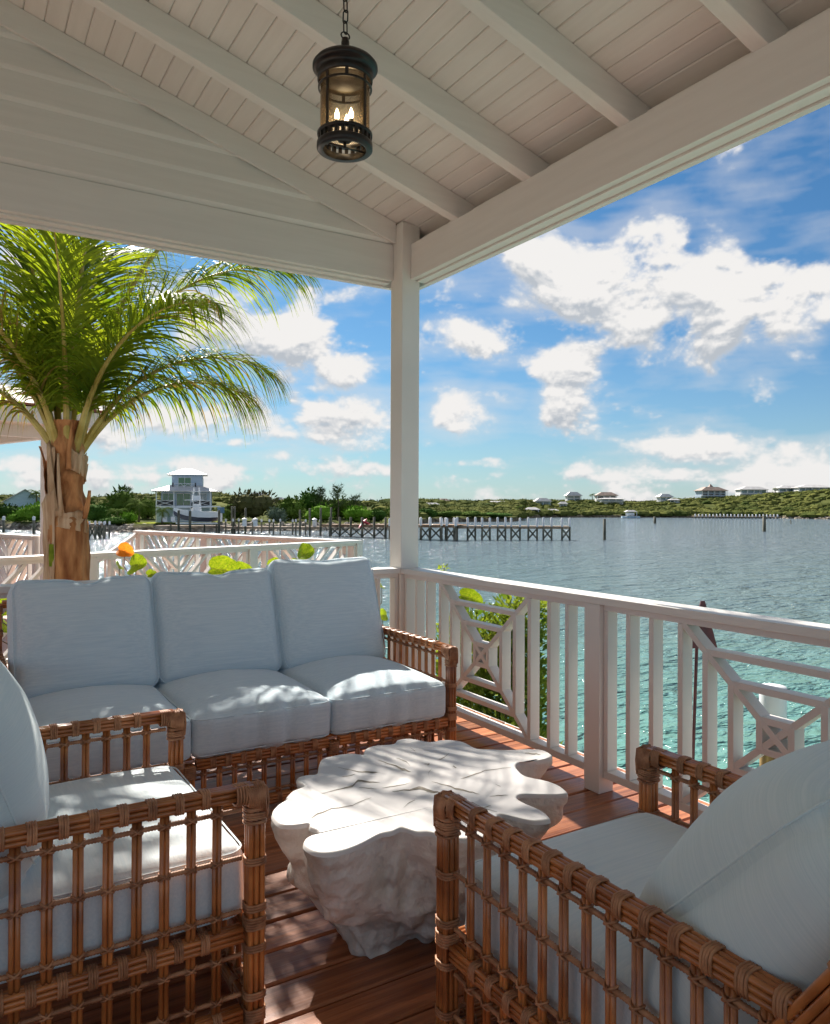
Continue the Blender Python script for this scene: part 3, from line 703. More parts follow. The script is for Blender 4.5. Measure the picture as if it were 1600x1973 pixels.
def seat(name, label, cat, loc, rotz, W_, bays, armv, back, fab, group=None):
    root = thing(name, label, cat, loc, rotz, group); r = .026; pz = .0185
    posts = [(r, 0), (W_ - r, 0)]
    zt = .607
    rearv = back[0][0]
    # corner posts (front), rear legs and raked back posts
    for x in (r, W_ - r):
        mb = bundle((x, r, 0), (x, r, .60), 3, .0076, .0148, up=(0, 1, 0)); part('front_post', mb, M['cane'], root, True)
        for z in (.43, .312, .272, .21, .09, .04): binding('binding', (x, r, z), (0, 0, 1), .0250, root, 5 if z in (.272, .04) else 3, up=(0, 1, 0), r=.0036)
        corner_wrap(root, (x, r, .600), (0, 1, 0))
        (v0, zz0), (v1, zz1) = back
        mb = bundle((x, v0, 0), (x, v0, zz0 + .03), 3, .0076, .0148, up=(0, 1, 0)); part('rear_leg', mb, M['cane'], root, True)
        mb = bundle((x, v0, zz0), (x, v1, zz1), 3, .0076, .0148, up=(0, 1, 0)); part('back_post', mb, M['cane'], root, True)
        dv = Vector((0, v1 - v0, zz1 - zz0)).normalized()
        for t in (.05, .45, .75, .95): binding('binding', (x, v0 + (v1 - v0) * t, zz0 + (zz1 - zz0) * t), dv, .0250, root, 5, up=(0, 1, 0), r=.0034)
        # arm rail, seat side rail and bottom rail
        va = v0 + (v1 - v0) * (zt - zz0) / (zz1 - zz0)
        inn = .0
        mb = bundle((x, .035, zt), (x, va, zt), 3, .0066, .0126); part('arm_rail', mb, M['cane'], root, True)
        mb = bundle((x, .06, .25), (x, v0 - .03, .25), 3, .0066, .0128); part('side_rail', mb, M['cane'], root, True)
        mb = bundle((x, .06, .045), (x, v0 - .03, .045), 3, .0066, .0128); part('side_rail', mb, M['cane'], root, True)
        for z, ve in ((.562, va), (.44, v0 + .05), (.305, v0), (.195, v0), (.095, v0)): wrapped_rod(root, (x, .06, z), (x, ve - .02, z))
        n = int((va - .06) / .0635); dv_ = (va - .06) / n
        for i in range(1, n):
            vv = .06 + dv_ * i
            spindle(root, x, vv, .045, .59, (0, 1, 0), (.562, .44, .305, .195, .095))
            binding('binding', (x, vv + dv_ / 2, zt), (0, 1, 0), .0212, root, 4, r=.0030)
            if vv < v0 - .05:
                binding('binding', (x, vv + dv_ / 2, .25), (0, 1, 0), .0212, root, 4, r=.0031)
                if i % 2: binding('binding', (x, vv, .045), (0, 1, 0), .0212, root, 4, r=.0031)
    # front apron
    xs = [r + (W_ - 2 * r) * i / bays for i in range(bays + 1)]
    for x in xs[1:-1]:
        mb = bundle((x, r, 0), (x, r, .25), 3, .0078, .0150, up=(0, 1, 0)); part('middle_leg', mb, M['cane'], root, True)
        binding('binding', (x, r, .222), (0, 0, 1), .026, root, 7, up=(0, 1, 0)); binding('binding', (x, r, .05), (0, 0, 1), .026, root, 5, up=(0, 1, 0))
    for a, b_ in zip(xs, xs[1:]):
        a += .03; b_ -= .03
        mb = bundle((a, r, .25), (b_, r, .25), 3, .0078, .0150); part('front_rail', mb, M['cane'], root, True)
        mb = bundle((a, r, .045), (b_, r, .045), 3, .0066, .0128); part('front_rail', mb, M['cane'], root, True)
        for z in (.205, .085): wrapped_rod(root, (a, r, z), (b_, r, z))
        n = round((b_ - a) / .0635)
        for i in range(n):
            x = a + (b_ - a) * (i + .5) / n; spindle(root, x, r, .045, .24, (1, 0, 0), (.205, .085))
            binding('binding', (x + .5 * (b_ - a) / n, r, .25), (1, 0, 0), .0250, root, 4, r=.0034) if i < n - 1 else None
            if i % 2: binding('binding', (x, r, .045), (1, 0, 0), .0212, root, 4, r=.0031)
    # back frame
    (v0, zz0), (v1, zz1) = back
    mb = bundle((.05, v1, zz1), (W_ - .05, v1, zz1), 3, .0066, .0126); part('back_rail', mb, M['cane'], root, True)
    mb = bundle((.05, v0, .25), (W_ - .05, v0, .25), 3, .0066, .0126); part('back_rail', mb, M['cane'], root, True)
    mb = bundle((.05, v0, .045), (W_ - .05, v0, .045), 3, .0066, .0128); part('back_rail', mb, M['cane'], root, True)
    n = int((W_ - .1) / .085)
    for i in range(1, n):
        x = .05 + (W_ - .1) * i / n
        mb = MB(); mb.tube([(x, v0, .25), (x, v0 + .012, zz0), (x, v1, zz1)], .010, 7); part('back_spindle', mb, M['cane'], root, True)
    for i in range(1, int(W_ / .16)):
        x = W_ * i / int(W_ / .16); mb = MB(); mb.box(x - .03, x + .03, .05, v0 - .02, .262, .272); part('seat_slat', mb, M['cane'], root)
    return root

sofa = seat('sofa', 'long rattan sofa against the railing, with three pale blue-grey seat cushions and three back cushions', 'sofa', (.168, 3.165, 0), 0, 2.025, 3, .8, ((.88, .30), (1.09, .84)), None)
cw = (2.025 - .12) / 3
for i in range(3):
    x = .06 + cw * (i + .5)
    mb = rbox(cw - .006, .80, .175, .032, (0.004, .012, .058 + .008 * i), 28, fold=.02, seed=i * 9.1)
    o = part('seat_cushion', mb, M['fabric'], sofa, True, (x, .40, .362)); seam(o, cw - .006, .80, .175, ('z', 1), M['fabric']); seam(o, cw - .006, .80, .175, ('z', -1), M['fabric'])
    bw = .63; bh = (.555, .565, .605)[i]
    mb = rbox(bw, .20, bh, .05, (.014, .065, .008), 28, seed=20 + i * 5.3, dip=(.028, .026, .006)[i], sag=.012)
    o = part('back_cushion', mb, M['fabric'], sofa, True, (x + .008, .79 + .01 * i, .412 + bh / 2)); o.rotation_euler = (-.34, 0, (.02, -.03, .03)[i])
    dp = (.03, .028, .008)[i]; seam(o, bw, .20, bh, ('y', -1), M['fabric'], inset=.005, dip=dp); seam(o, bw, .20, bh, ('y', 1), M['fabric'], inset=.005, dip=dp)

chl = seat('armchair', 'rattan armchair at the left with sunlit seat, facing the open water railing', 'armchair', (.697, 1.855, 0), PI / 2, .855, 1, .8, ((.72, .30), (1.0, .80)), None)
o = part('seat_cushion', rbox(.75, .70, .185, .032, (.003, .008, .020), 26, fold=.001, seed=41), M['fabric2'], chl, True, (.428, .39, .362)); seam(o, .75, .70, .185, ('z', 1), M['fabric2']); seam(o, .75, .70, .185, ('z', -1), M['fabric2'])
o = part('back_cushion', rbox(.76, .22, .58, .105, (.0, .10, .03), 26, seed=47, sag=-.02), M['fabric3'], chl, True, (.42, .70, .70)); o.rotation_euler = (-.34, 0, 0); seam(o, .76, .22, .58, ('y', -1), M['fabric3'], inset=.022, cr=.13); seam(o, .76, .22, .58, ('y', 1), M['fabric3'], inset=.022, cr=.13)

chr_ = seat('armchair', 'rattan armchair at the right with big ribbed back cushion, facing the sofa', 'armchair', (1.80, 1.592, 0), PI, .77, 1, .8, ((.75, .30), (1.11, .84)), None)
o = part('seat_cushion', rbox(.66, .68, .185, .032, (.003, .008, .018), 26, seed=61), M['fabric2'], chr_, True, (.385, .38, .362)); seam(o, .66, .68, .185, ('z', 1), M['fabric2']); seam(o, .66, .68, .185, ('z', -1), M['fabric2'])
o = part('back_cushion', rbox(.67, .25, .64, .115, (.01, .13, .03), 28, seed=67, sag=-.02), M['fabric3'], chr_, True, (.385, .81, .61)); o.rotation_euler = (-.76, 0, 0); seam(o, .67, .24, .64, ('y', -1), M['fabric3'], inset=.022, cr=.13); seam(o, .67, .24, .64, ('y', 1), M['fabric3'], inset=.022, cr=.13)

# ------------------------------------------------------------------ root coffee table
OUT = [(524, 1563), (533, 1552), (550, 1541), (551, 1535), (563, 1524), (585, 1515), (573, 1506), (572, 1498.6), (587, 1494), (609, 1491), (614, 1473), (622, 1461), (653, 1454), (677, 1451.6), (700, 1454), (702, 1445), (719, 1437), (758, 1433), (767, 1425), (791, 1422.7),
       (828, 1429), (856, 1425), (884, 1427), (900, 1432), (920, 1442), (948, 1443), (980, 1445), (1020, 1443), (1048, 1445), (1065, 1454), (1056, 1461), (1024, 1467), (1004, 1468), (995, 1474), (1000, 1484), (1016, 1496), (1056, 1505), (1080, 1514), (1095, 1526), (1088, 1530), (1060, 1531), (1010, 1530), (997, 1536),
       (1008, 1546), (1044, 1562), (1060, 1574), (1058, 1580), (1030, 1582), (1000, 1576), (970, 1569), (959, 1573), (968, 1584), (974, 1596), (968, 1608), (940, 1614), (880, 1616), (832, 1604), (806, 1603.6), (775.6, 1595), (756, 1602.5), (730, 1608), (697, 1625.5), (664, 1638.6), (631, 1644), (605, 1641), (587.5, 1631), (584, 1622),
       (594, 1613.5), (611.6, 1607), (612.7, 1600), (596, 1592.7), (594, 1587), (565.6, 1590.5), (539, 1588), (525, 1574)]
TZ = .42
def onplane(x, y, z):
    d = pxdir(x, y); t = (z - EYE.z) / d[2]; return (d[0] * t, d[1] * t)
def fixn(o):
    import bmesh
    bm = bmesh.new(); bm.from_mesh(o.data); bmesh.ops.recalc_face_normals(bm, faces=bm.faces); bm.to_mesh(o.data); bm.free()
def root_table():
    P = [onplane(x, y, TZ) for x, y in OUT]; n0 = len(P); cx, cy = 1.34, 2.17
    pts = []
    for i in range(n0):
        p0, p1, p2, p3 = P[i - 1], P[i], P[(i + 1) % n0], P[(i + 2) % n0]
        for t in (0, .25, .5, .75):
            pts.append(tuple(.5 * (2 * p1[k] + (p2[k] - p0[k]) * t + (2 * p0[k] - 5 * p1[k] + 4 * p2[k] - p3[k]) * t * t + (3 * p1[k] - p0[k] - 3 * p2[k] + p3[k]) * t ** 3) for k in (0, 1)))
    n = len(pts); A = np.array(pts) - (cx, cy)
    def smooth(A, s_):
        k = np.exp(-(np.arange(-60, 61) / s_) ** 2); k /= k.sum(); return np.stack([np.convolve(np.concatenate([A[-60:, j], A[:, j], A[:60, j]]), k, 'valid') for j in (0, 1)], 1)
    S1, S2, S3 = smooth(A, 3), smooth(A, 11), smooth(A, 26)
    rings = [(TZ, A * .965), (TZ, A * .985), (TZ - .004, A * .995), (TZ - .012, A), (TZ - .03, A * .998)]
    key_ = ((.375, .9, .1, 0, .995), (.35, .75, .25, 0, .985), (.31, .55, .4, .05, .965), (.27, .4, .45, .15, .93), (.22, .28, .5, .22, .89), (.17, .18, .5, .32, .83), (.12, .1, .5, .4, .76), (.08, .05, .5, .45, .71), (.04, 0, .5, .5, .66), (0, 0, .45, .55, .58))
    fine_ = [tuple(p + (q - p) * t / 4 for p, q in zip(k0, k1)) for k0, k1 in zip(key_, key_[1:]) for t in range(4)] + [key_[-1]]
    for z, a, b_, c, sc in fine_:
        rings.append((z, (S1 * a + S2 * b_ + S3 * c) * sc))
    top = MB(); side = MB(); vs = []
    for q, (z, R) in enumerate(rings):
        for i in range(n):
            x, y = R[i] + (cx, cy)
            if z < .4:
                k = min(1, (TZ - z) / .12); nn = mnoise.noise(Vector((x * 6, y * 6, z * 5))) * .05 + mnoise.noise(Vector((x * 15, y * 15, z * 13))) * .022 - abs(mnoise.noise(Vector((x * 9 + 3, y * 9, z * 4)))) * .07 + (.5 - abs(mnoise.noise(Vector((x * 22, y * 22 + 5, z * 14))))) * .018 + mnoise.noise(Vector((x * 40, y * 40, z * 34))) * .009
                d = Vector((R[i][0], R[i][1])).normalized(); x += d.x * nn * k; y += d.y * nn * k
            vs.append((x, y, z))
    fs = [(q * n + (i + 1) % n, q * n + i, (q + 1) * n + i, (q + 1) * n + (i + 1) % n) for q in range(3, len(rings) - 1) for i in range(n)]
    side.add(vs, fs)
    fs = [(q * n + (i + 1) % n, q * n + i, (q + 1) * n + i, (q + 1) * n + (i + 1) % n) for q in range(0, 3) for i in range(n)]
    from mathutils.geometry import tessellate_polygon
    fs += [tuple(t) for t in tessellate_polygon([[Vector((v[0], v[1], 0)) for v in vs[:n]]])]
    fs = [f if q < 3 * n else (f if ((Vector(vs[f[1]]) - Vector(vs[f[0]])).cross(Vector(vs[f[2]]) - Vector(vs[f[0]]))).z > 0 else f[::-1]) for q, f in enumerate(fs)]
    top.add(vs[:4 * n], fs)
    return top, side
tbl = thing('coffee_table', 'white cast tree-root coffee table with lobed flat top and cracks in it', 'coffee table', (1.34, 2.17, 0))
tm, sm_ = root_table()
for mb_, nm_, mt_ in ((tm, 'table_top', 'table_top'), (sm_, 'root_base', 'table_side')):
    o = part(nm_, mb_, M[mt_], tbl, True, (-1.34, -2.17, 0)); fixn(o)
CR = [[(652, 1479, 1), (690, 1487, 3), (715, 1489, 6), (728, 1489, 2)], [(728, 1465, 1), (758, 1474, 4), (775, 1482, 9), (792, 1488, 3)], [(764, 1461, 1), (782, 1467, 3), (790, 1476, 1)], [(620, 1530, 1), (655, 1521, 3), (680, 1514, 7), (690, 1505, 8), (712, 1508, 5), (732, 1508, 1)],
      [(598, 1578, 1), (612, 1569, 5), (640, 1559, 3), (680, 1552, 2), (700, 1543, 2), (716, 1537, 1)], [(736, 1519, 1), (760, 1516, 3), (790, 1509, 1)], [(756, 1526, 1), (790, 1522, 5), (808, 1518, 12), (830, 1526, 10), (850, 1528, 2)], [(832, 1507, 1), (860, 1513, 3), (885, 1522, 7), (905, 1526, 4), (924, 1531, 1)],
      [(888, 1501, 1), (908, 1496, 4), (935, 1485, 2), (985, 1479, 1)], [(828, 1502, 1), (826, 1490, 3), (832, 1482, 1)], [(778, 1557, 1), (790, 1546, 3), (800, 1542, 1)], [(1012, 1452, 2), (1030, 1453, 5), (1042, 1454, 2)], [(890, 1544, 1), (912, 1547, 3), (930, 1557, 2), (958, 1565, 1)], [(932, 1557, 1), (940, 1555, 4), (946, 1553, 1)],
      [(866, 1452, 1), (852, 1462, 4), (846, 1464, 1)], [(660, 1497, 1), (680, 1494, 2), (685, 1491, 1)], [(790, 1440, 1), (800, 1448, 2), (802, 1456, 1)], [(944, 1535, 1), (960, 1533, 3), (980, 1533, 1)], [(818, 1472, 1), (828, 1473, 4), (824, 1476, 1)], [(872, 1476, 1), (876, 1478, 6), (880, 1480, 1)], [(740, 1600, 1), (742, 1600, 1), (744, 1600, 1)], [(955, 1512, 1), (965, 1516, 2)], [(692, 1518, 1), (710, 1519, 2), (726, 1521, 1)]]
for pl in CR:
    mb = MB(); L1 = []; L2 = []
    for i in range(len(pl) - 1):
        for t in (0, .33, .66):
            x = pl[i][0] + (pl[i + 1][0] - pl[i][0]) * t; y = pl[i][1] + (pl[i + 1][1] - pl[i][1]) * t; w_ = pl[i][2] + (pl[i + 1][2] - pl[i][2]) * t
            jx = rnd.uniform(-1, 1) * min(w_, 3) * .35
            L1.append(onplane(x, y + jx - w_ * .24, TZ)); L2.append(onplane(x, y + jx + w_ * .24, TZ))
    x, y, w_ = pl[-1]; L1.append(onplane(x, y - .2, TZ)); L2.append(onplane(x, y + .2, TZ))
    for i in range(len(L1) - 1):
        a, b_, c, d = L1[i], L2[i], L2[i + 1], L1[i + 1]
        mb.quad((a[0], a[1], TZ + .001), (b_[0], b_[1], TZ + .001), (c[0], c[1], TZ + .001), (d[0], d[1], TZ + .001))
    part('crack', mb, M['crack'], tbl, False, (-1.34, -2.17, 0))

# ------------------------------------------------------------------ lantern
lan = thing('lantern', 'black iron lantern with amber glass and lit candle bulbs hanging on a chain', 'lantern', (1.21, 2.48, 0))
Z0 = 2.622
def lpart(name, mb, m, sm=True):
    mb.v = [(x, y, Z0 + (z - Z0) * .78) if z < Z0 + .6 else (x, y, z) for x, y, z in mb.v]
    return part(name, mb, M[m], lan, sm)
mb = MB(); mb.lathe([(.010, .462), (.022, .458), (.055, .445), (.085, .428), (.108, .408), (.118, .392), (.118, .378), (.110, .372), (.100, .370), (.098, .350), (.100, .345), (.100, .322), (.093, .318), (.091, .335), (.05, .372), (0, .375)], 40, (0, 0, Z0)); lpart('cap', mb, 'iron')
mb = MB(); mb.lathe([(.0, .525), (.013, .522), (.015, .50), (.014, .47), (.02, .459)], 16, (0, 0, Z0)); lpart('finial', mb, 'iron')
mb = MB(); mb.lathe([(.089, .075), (.089, .345)], 40, (0, 0, Z0)); lpart('glass_shade', mb, 'lampglass')
for i in range(8):
    a = PI / 8 + i * PI / 4; mb = MB(); c, s_ = math.cos(a), math.sin(a)
    if i % 2 == 0 or True:
        mb.bar((.0935 * c, .0935 * s_, Z0 + .07), (.0935 * c, .0935 * s_, Z0 + .325), .013 if i % 2 else .010, .005, up=(c, s_, 0)) if i % 2 == 0 else mb.bar((.0935 * c, .0935 * s_, Z0 + .285), (.0935 * c, .0935 * s_, Z0 + .325), .012, .005, up=(c, s_, 0))
    lpart('frame_bar', mb, 'iron', False)
mb = MB(); mb.lathe([(.092, .283), (.098, .283), (.098, .291), (.092, .291), (.092, .283)], 40, (0, 0, Z0)); lpart('frame_ring', mb, 'iron')
mb = MB(); mb.lathe([(.078, .0), (.098, .0), (.101, .004), (.101, .030), (.0985, .033), (.080, .033), (.078, .030), (.078, .0)], 48, (0, 0, Z0)); lpart('bottom_ring', mb, 'iron')
mb = MB(); mb.lathe([(.080, .062), (.098, .062), (.100, .066), (.100, .076), (.086, .080), (.080, .074), (.080, .062)], 48, (0, 0, Z0)); lpart('bottom_ring', mb, 'iron')
for i in range(24):
    a = i * PI / 12; c, s_ = math.cos(a), math.sin(a); mb = MB(); mb.bar((.091 * c, .091 * s_, Z0 + .032), (.091 * c, .091 * s_, Z0 + .064), .0125, .012, up=(c, s_, 0)); lpart('ring_block', mb, 'iron', False)
mb = MB(); mb.lathe([(0, .035), (.012, .036), (.025, .045), (.034, .058), (.034, .064), (0, .066)], 20, (0, 0, Z0)); lpart('burner_cup', mb, 'iron')
mb = MB(); mb.cyl((0, 0, Z0 + .012), (0, 0, Z0 + .04), .006, 10); mb.bar((-.085, 0, Z0 + .016), (.085, 0, Z0 + .016), .008, .006); lpart('stem', mb, 'iron')
for i in range(3):
    a = i * 2 * PI / 3 + .9; x, y = .030 * math.cos(a), .030 * math.sin(a)
    mb = MB(); mb.cyl((x, y, Z0 + .064), (x, y, Z0 + .135), .009, 10); o = lpart('candle_sleeve', mb, 'iron')
    mb = MB(); mb.lathe([(0, .135), (.006, .138), (.009, .150), (.0075, .168), (.0035, .182), (.001, .19)], 12, (x, y, Z0)); lpart('bulb', mb, 'flame')
pl_ = bpy.data.lights.new('bulb_light', 'POINT'); pl_.energy = .4; pl_.color = (1, .75, .45); pl_.shadow_soft_size = .03
po = bpy.data.objects.new('bulb_light', pl_); COL.objects.link(po); po.parent = lan; po.location = (0, 0, Z0 + .20)
def linkmesh(R_, Ln, r): 
    mb = MB(); pts = []
    for i in range(16):
        a = 2 * PI * i / 16; pts.append((R_ * math.cos(a), 0, (Ln / 2 - R_) * (1 if math.sin(a) > 0 else -1) + R_ * math.sin(a)))
    mb.tube(pts, r, 7, closed=True); return mb.mesh('chain_link', M['iron'], True)
lm = linkmesh(.0105, .046, .0026); z = Z0 + .545
mb = MB(); mb.tube([(.017 * math.cos(t), 0, Z0 + .535 + .017 * math.sin(t)) for t in [2 * PI * i / 18 for i in range(18)]], .0028, 7, closed=True); lpart('hanging_loop', mb, 'iron')
k = 0; z = Z0 + .535 * .78 + .030
while z < rafz(1.21) - .02:
    o = link('chain_link', lm, lan, (0, 0, z)); o.rotation_euler = (0, 0, (PI / 2 if k % 2 else 0) + .5); z += .040; k += 1
mb = MB(); mb.lathe([(0, -.03), (.04, -.028), (.055, -.01), (.055, .03)], 24, (0, 0, rafz(1.21))); lpart('canopy', mb, 'iron')

# ------------------------------------------------------------------ coconut palm beside the porch
PALM = Vector((*lf(-2.70, 5.92), 0))
RV, FV = Vector((.8535, -.521, 0)), Vector((.521, .8535, 0))
palm = thing('coconut_palm', 'young coconut palm with brown fibrous trunk and arching yellow-green fronds beside the porch', 'palm tree', (PALM.x, PALM.y, 0))
def wobble_lathe(prof, n, seed, amp, fr=6):
    mb = MB(); vs = []
    for i, (r, z, ox, oy) in enumerate(prof):
        for j in range(n):
            a = 2 * PI * j / n; k = r * (1 + amp * mnoise.noise(Vector((math.cos(a) * 1.3 + seed, math.sin(a) * 1.3, z * fr))) + amp * .6 * mnoise.noise(Vector((math.cos(a) * 5 + seed, math.sin(a) * 5, z * fr * .7))))
            vs.append((ox + k * math.cos(a), oy + k * math.sin(a), z))
    fs = [(i * n + j, i * n + (j + 1) % n, (i + 1) * n + (j + 1) % n, (i + 1) * n + j) for i in range(len(prof) - 1) for j in range(n)]
    mb.add(vs, fs); return mb
prof = []
for i in range(60):
    z = -2.6 + i * (1.32 + 2.6) / 59; r = .150 if z < 1.0 else .150 - .025 * (z - 1.0) / .32
    if z < -1: r += .05 * (-1 - z)
    prof.append((r, z, .012 * math.sin(z * 2), 0))
part('trunk', wobble_lathe(prof, 40, 2, .10, 5), M['husk'], palm, True)
prof = [(.108 + .014 * math.sin(i * .8), 1.28 + i * .028, .01 - .001 * i, 0) for i in range(26)]
part('upper_trunk', wobble_lathe(prof, 32, 5, .22, 9), M['husk'], palm, True)
def sheath(a0, a1, z0, z1, r0, r1, seed, m, skew=0, n=26, k=16, flare=.0):
    "a torn sheet of leaf-base fibre wrapped round part of the trunk"
    mb = MB(); vs = []
    for i in range(k + 1):
        t = i / k
        for j in range(n + 1):
            u = j / n; a = a0 + (a1 - a0) * u; z = z0 + (z1 - z0) * t + skew * (u - .5) * 2 + .02 * math.sin(u * 9 + seed) * t
            if t > .85: z += .05 * mnoise.noise(Vector((u * 9, seed, 0)))
            r = r0 + (r1 - r0) * t + flare * t ** 6 + .012 * mnoise.noise(Vector((u * 6, t * 5, seed))) + .006 * math.sin(u * 40 + t * 3)
            d = RV * math.cos(a) - FV * math.sin(a)
            vs.append((d.x * r, d.y * r, z))
    fs = [(i * (n + 1) + j, i * (n + 1) + j + 1, (i + 1) * (n + 1) + j + 1, (i + 1) * (n + 1) + j) for i in range(k) for j in range(n)]
    mb.add(vs, fs); o = part('leaf_sheath', mb, M[m], palm, True); sm = o.modifiers.new('thickness', 'SOLIDIFY'); sm.thickness = .003; return o
sheath(.0, 3.4, .30, 1.27, 0.161, 0.159, 1, 'husk', .10)
sheath(1.7, 4.4, .36, 1.33, 0.168, 0.163, 2, 'husk_pale', -.10, flare=.02)
sheath(.2, 2.9, 1.16, 1.30, 0.164, 0.156, 7, 'husk_pale', .05, k=6)
sheath(-.9, 1.2, 1.55, 1.72, 0.119, 0.136, 4, 'husk_pale', .06, k=7)
sheath(1.9, 3.6, 1.25, 1.80, 0.140, 0.136, 5, 'husk_pale', .04)
sheath(2.6, 4.1, 1.28, 1.72, 0.152, 0.172, 6, 'husk', -.06, flare=.03)
mb = MB(); mb.lathe([(.169, .86), (.173, .93), (.171, 1.03)], 5, (0, 0, 0), 3.72, 4.02)
part('green_patch', mb, M['seagrape'], palm, True)
def strap(p0, p1, p2, w0, m, name='old_leaf_base'):
    mb = MB(); k = 10; L1 = []; 
    for i in range(k + 1):
        t = i / k; p = p0 * (1 - t) ** 2 + p1 * 2 * t * (1 - t) + p2 * t * t; w_ = w0 * (1 - .6 * t)
        L1.append((p, w_))
    vs = []
    for p, w_ in L1:
        for q in range(5):
            u = q / 4 * 2 - 1; vs.append(p + RV * (u * w_) - FV * ((1 - u * u) * w_ * .35))
    mb.add(vs, [(i * 5 + j, i * 5 + j + 1, (i + 1) * 5 + j + 1, (i + 1) * 5 + j) for i in range(k) for j in range(4)])
    o = part(name, mb, m, palm, True); sm = o.modifiers.new('thickness', 'SOLIDIFY'); sm.thickness = .012
V_ = Vector
strap(-RV * .03 - FV * .15 + V_((0, 0, 1.24)), -RV * .06 - FV * .17 + V_((0, 0, 1.5)), -RV * .10 - FV * .12 + V_((0, 0, 1.80)), .035, M['husk_pale'])
strap(RV * .02 - FV * .15 + V_((0, 0, 1.26)), RV * .0 - FV * .17 + V_((0, 0, 1.45)), -RV * .02 - FV * .13 + V_((0, 0, 1.72)), .022, M['husk_pale'])
strap(RV * .14 - FV * .06 + V_((0, 0, 1.22)), RV * .19 - FV * .08 + V_((0, 0, 1.3)), RV * .20 - FV * .08 + V_((0, 0, 1.44)), .03, M['husk'])
strap(RV * .06 - FV * .13 + V_((0, 0, 1.6)), RV * .07 - FV * .15 + V_((0, 0, 1.8)), RV * .09 - FV * .12 + V_((0, 0, 1.98)), .022, M['husk'])
def frond(phi, elev, length, droop, base=None, dens=.016, ll=.62, dry=0, petiole=.34, name='frond', hang=.5, w0=.0105, roll=0.):
    mb = MB(); ph = math.radians(phi); H = RV * math.cos(ph) + FV * math.sin(ph); th = math.radians(elev); n = int(length / .02)
    p = base if base is not None else H * .07 + V_((0, 0, 1.70)); pts = []; T = []
    for i in range(n + 1):
        s_ = i / n; a = th - droop * s_ ** 1.35; d = H * math.cos(a) + V_((0, 0, 1)) * math.sin(a)
        pts.append(p.copy()); T.append(d); p = p + d * (length / n)
    side0 = H.cross(V_((0, 0, 1))).normalized()
    step = 6; mb.cur = 0
    P_ = pts[::step]; mb.tube(P_, [max(.0035, .030 * (1 - i / len(P_)) ** 1.1) for i in range(len(P_))], 7)
    r_ = random.Random(int(phi * 7 + elev * 13 + length * 100)); s_ = petiole; k = 0
    while s_ < length * .995:
        i = min(n - 1, int(s_ / length * n)); t = (s_ - petiole) / (length - petiole)
        l = ll * (math.sin(PI * min(1, .13 + t * .85)) ** .55) * r_.uniform(.85, 1.12)
        for sg in (-1, 1):
            d = T[i]; upv = side0.cross(d).normalized() * -1
            if upv.z < 0: upv = -upv
            sdv = side0 * sg; sdv = (sdv * math.cos(roll) + upv * math.sin(roll) * sg).normalized()
            ang = math.radians(r_.uniform(44, 60) * (1 - .35 * t)); v = (sdv * math.sin(ang) + d * math.cos(ang) + upv * r_.uniform(.10, .32)).normalized()
            q = pts[i].copy(); w_ = w0 * r_.uniform(.8, 1.15); mb.cur = 2 if r_.random() < dry else 1
            segs = 8; prev = None; hg = hang * r_.uniform(.7, 1.3)
            bend = l * r_.uniform(.05, .3)
            for j in range(segs + 1):
                u = j / segs; ww = w_ * (1 - u ** 1.3) * (.45 + .55 * min(1, u * 5)) + .0006
                wd = v.cross(upv).normalized() * ww
                cur = (q - wd, q + wd)
                if prev: mb.add([prev[0], prev[1], cur[1], cur[0]], [(0, 1, 2, 3)])
                prev = cur; v = (v + V_((0, 0, -1)) * hg * .34 * (u + .25) + V_((r_.uniform(-.05, .05), r_.uniform(-.05, .05), 0))).normalized(); q = q + v * (l / segs)
        s_ += dens * r_.uniform(.8, 1.25); k += 1
    return part(name, mb, [M['rachis'], M['frond'], M['frond_dry']], palm)
frond(3, 87, 3.8, .28, ll=.9, hang=.34, roll=.1, base=RV * .0 - FV * .05 + V_((0, 0, 1.8)), w0=.016)
frond(24, 83, 4.7, 1.75, ll=.72, hang=1.0, dry=.08, dens=.022, w0=.009)
frond(8, 80, 2.6, 1.6, ll=.95, hang=1.0, dry=.05, dens=.02)
frond(14, 66, 1.9, 1.7, ll=.9, hang=1.1, dry=.08, dens=.018)
frond(-26, 76, 2.0, 1.7, ll=.8, hang=1.0, dry=.05)
frond(100, 80, 3.2, 1.3, ll=.9, hang=.6)
frond(165, 85, 3.6, .8, ll=.95, hang=.6, dry=.06)
frond(180, 78, 3.0, 1.7, ll=.85, hang=.95, dry=.25)
frond(196, 74, 2.6, 1.8, ll=.85, hang=1.0, dry=.35)
frond(210, 80, 2.9, 1.5, ll=.85, hang=.8, dry=.12)
frond(235, 76, 2.3, 1.7, ll=.75, hang=.8, dry=.1)
frond(-75, 86, 2.0, .8, ll=.8, hang=.6)
frond(20, 60, 1.6, 1.6, ll=.9, hang=1.2, dry=.15)
frond(192, 60, 1.7, 1.6, ll=.8, hang=1.2, dry=.4)

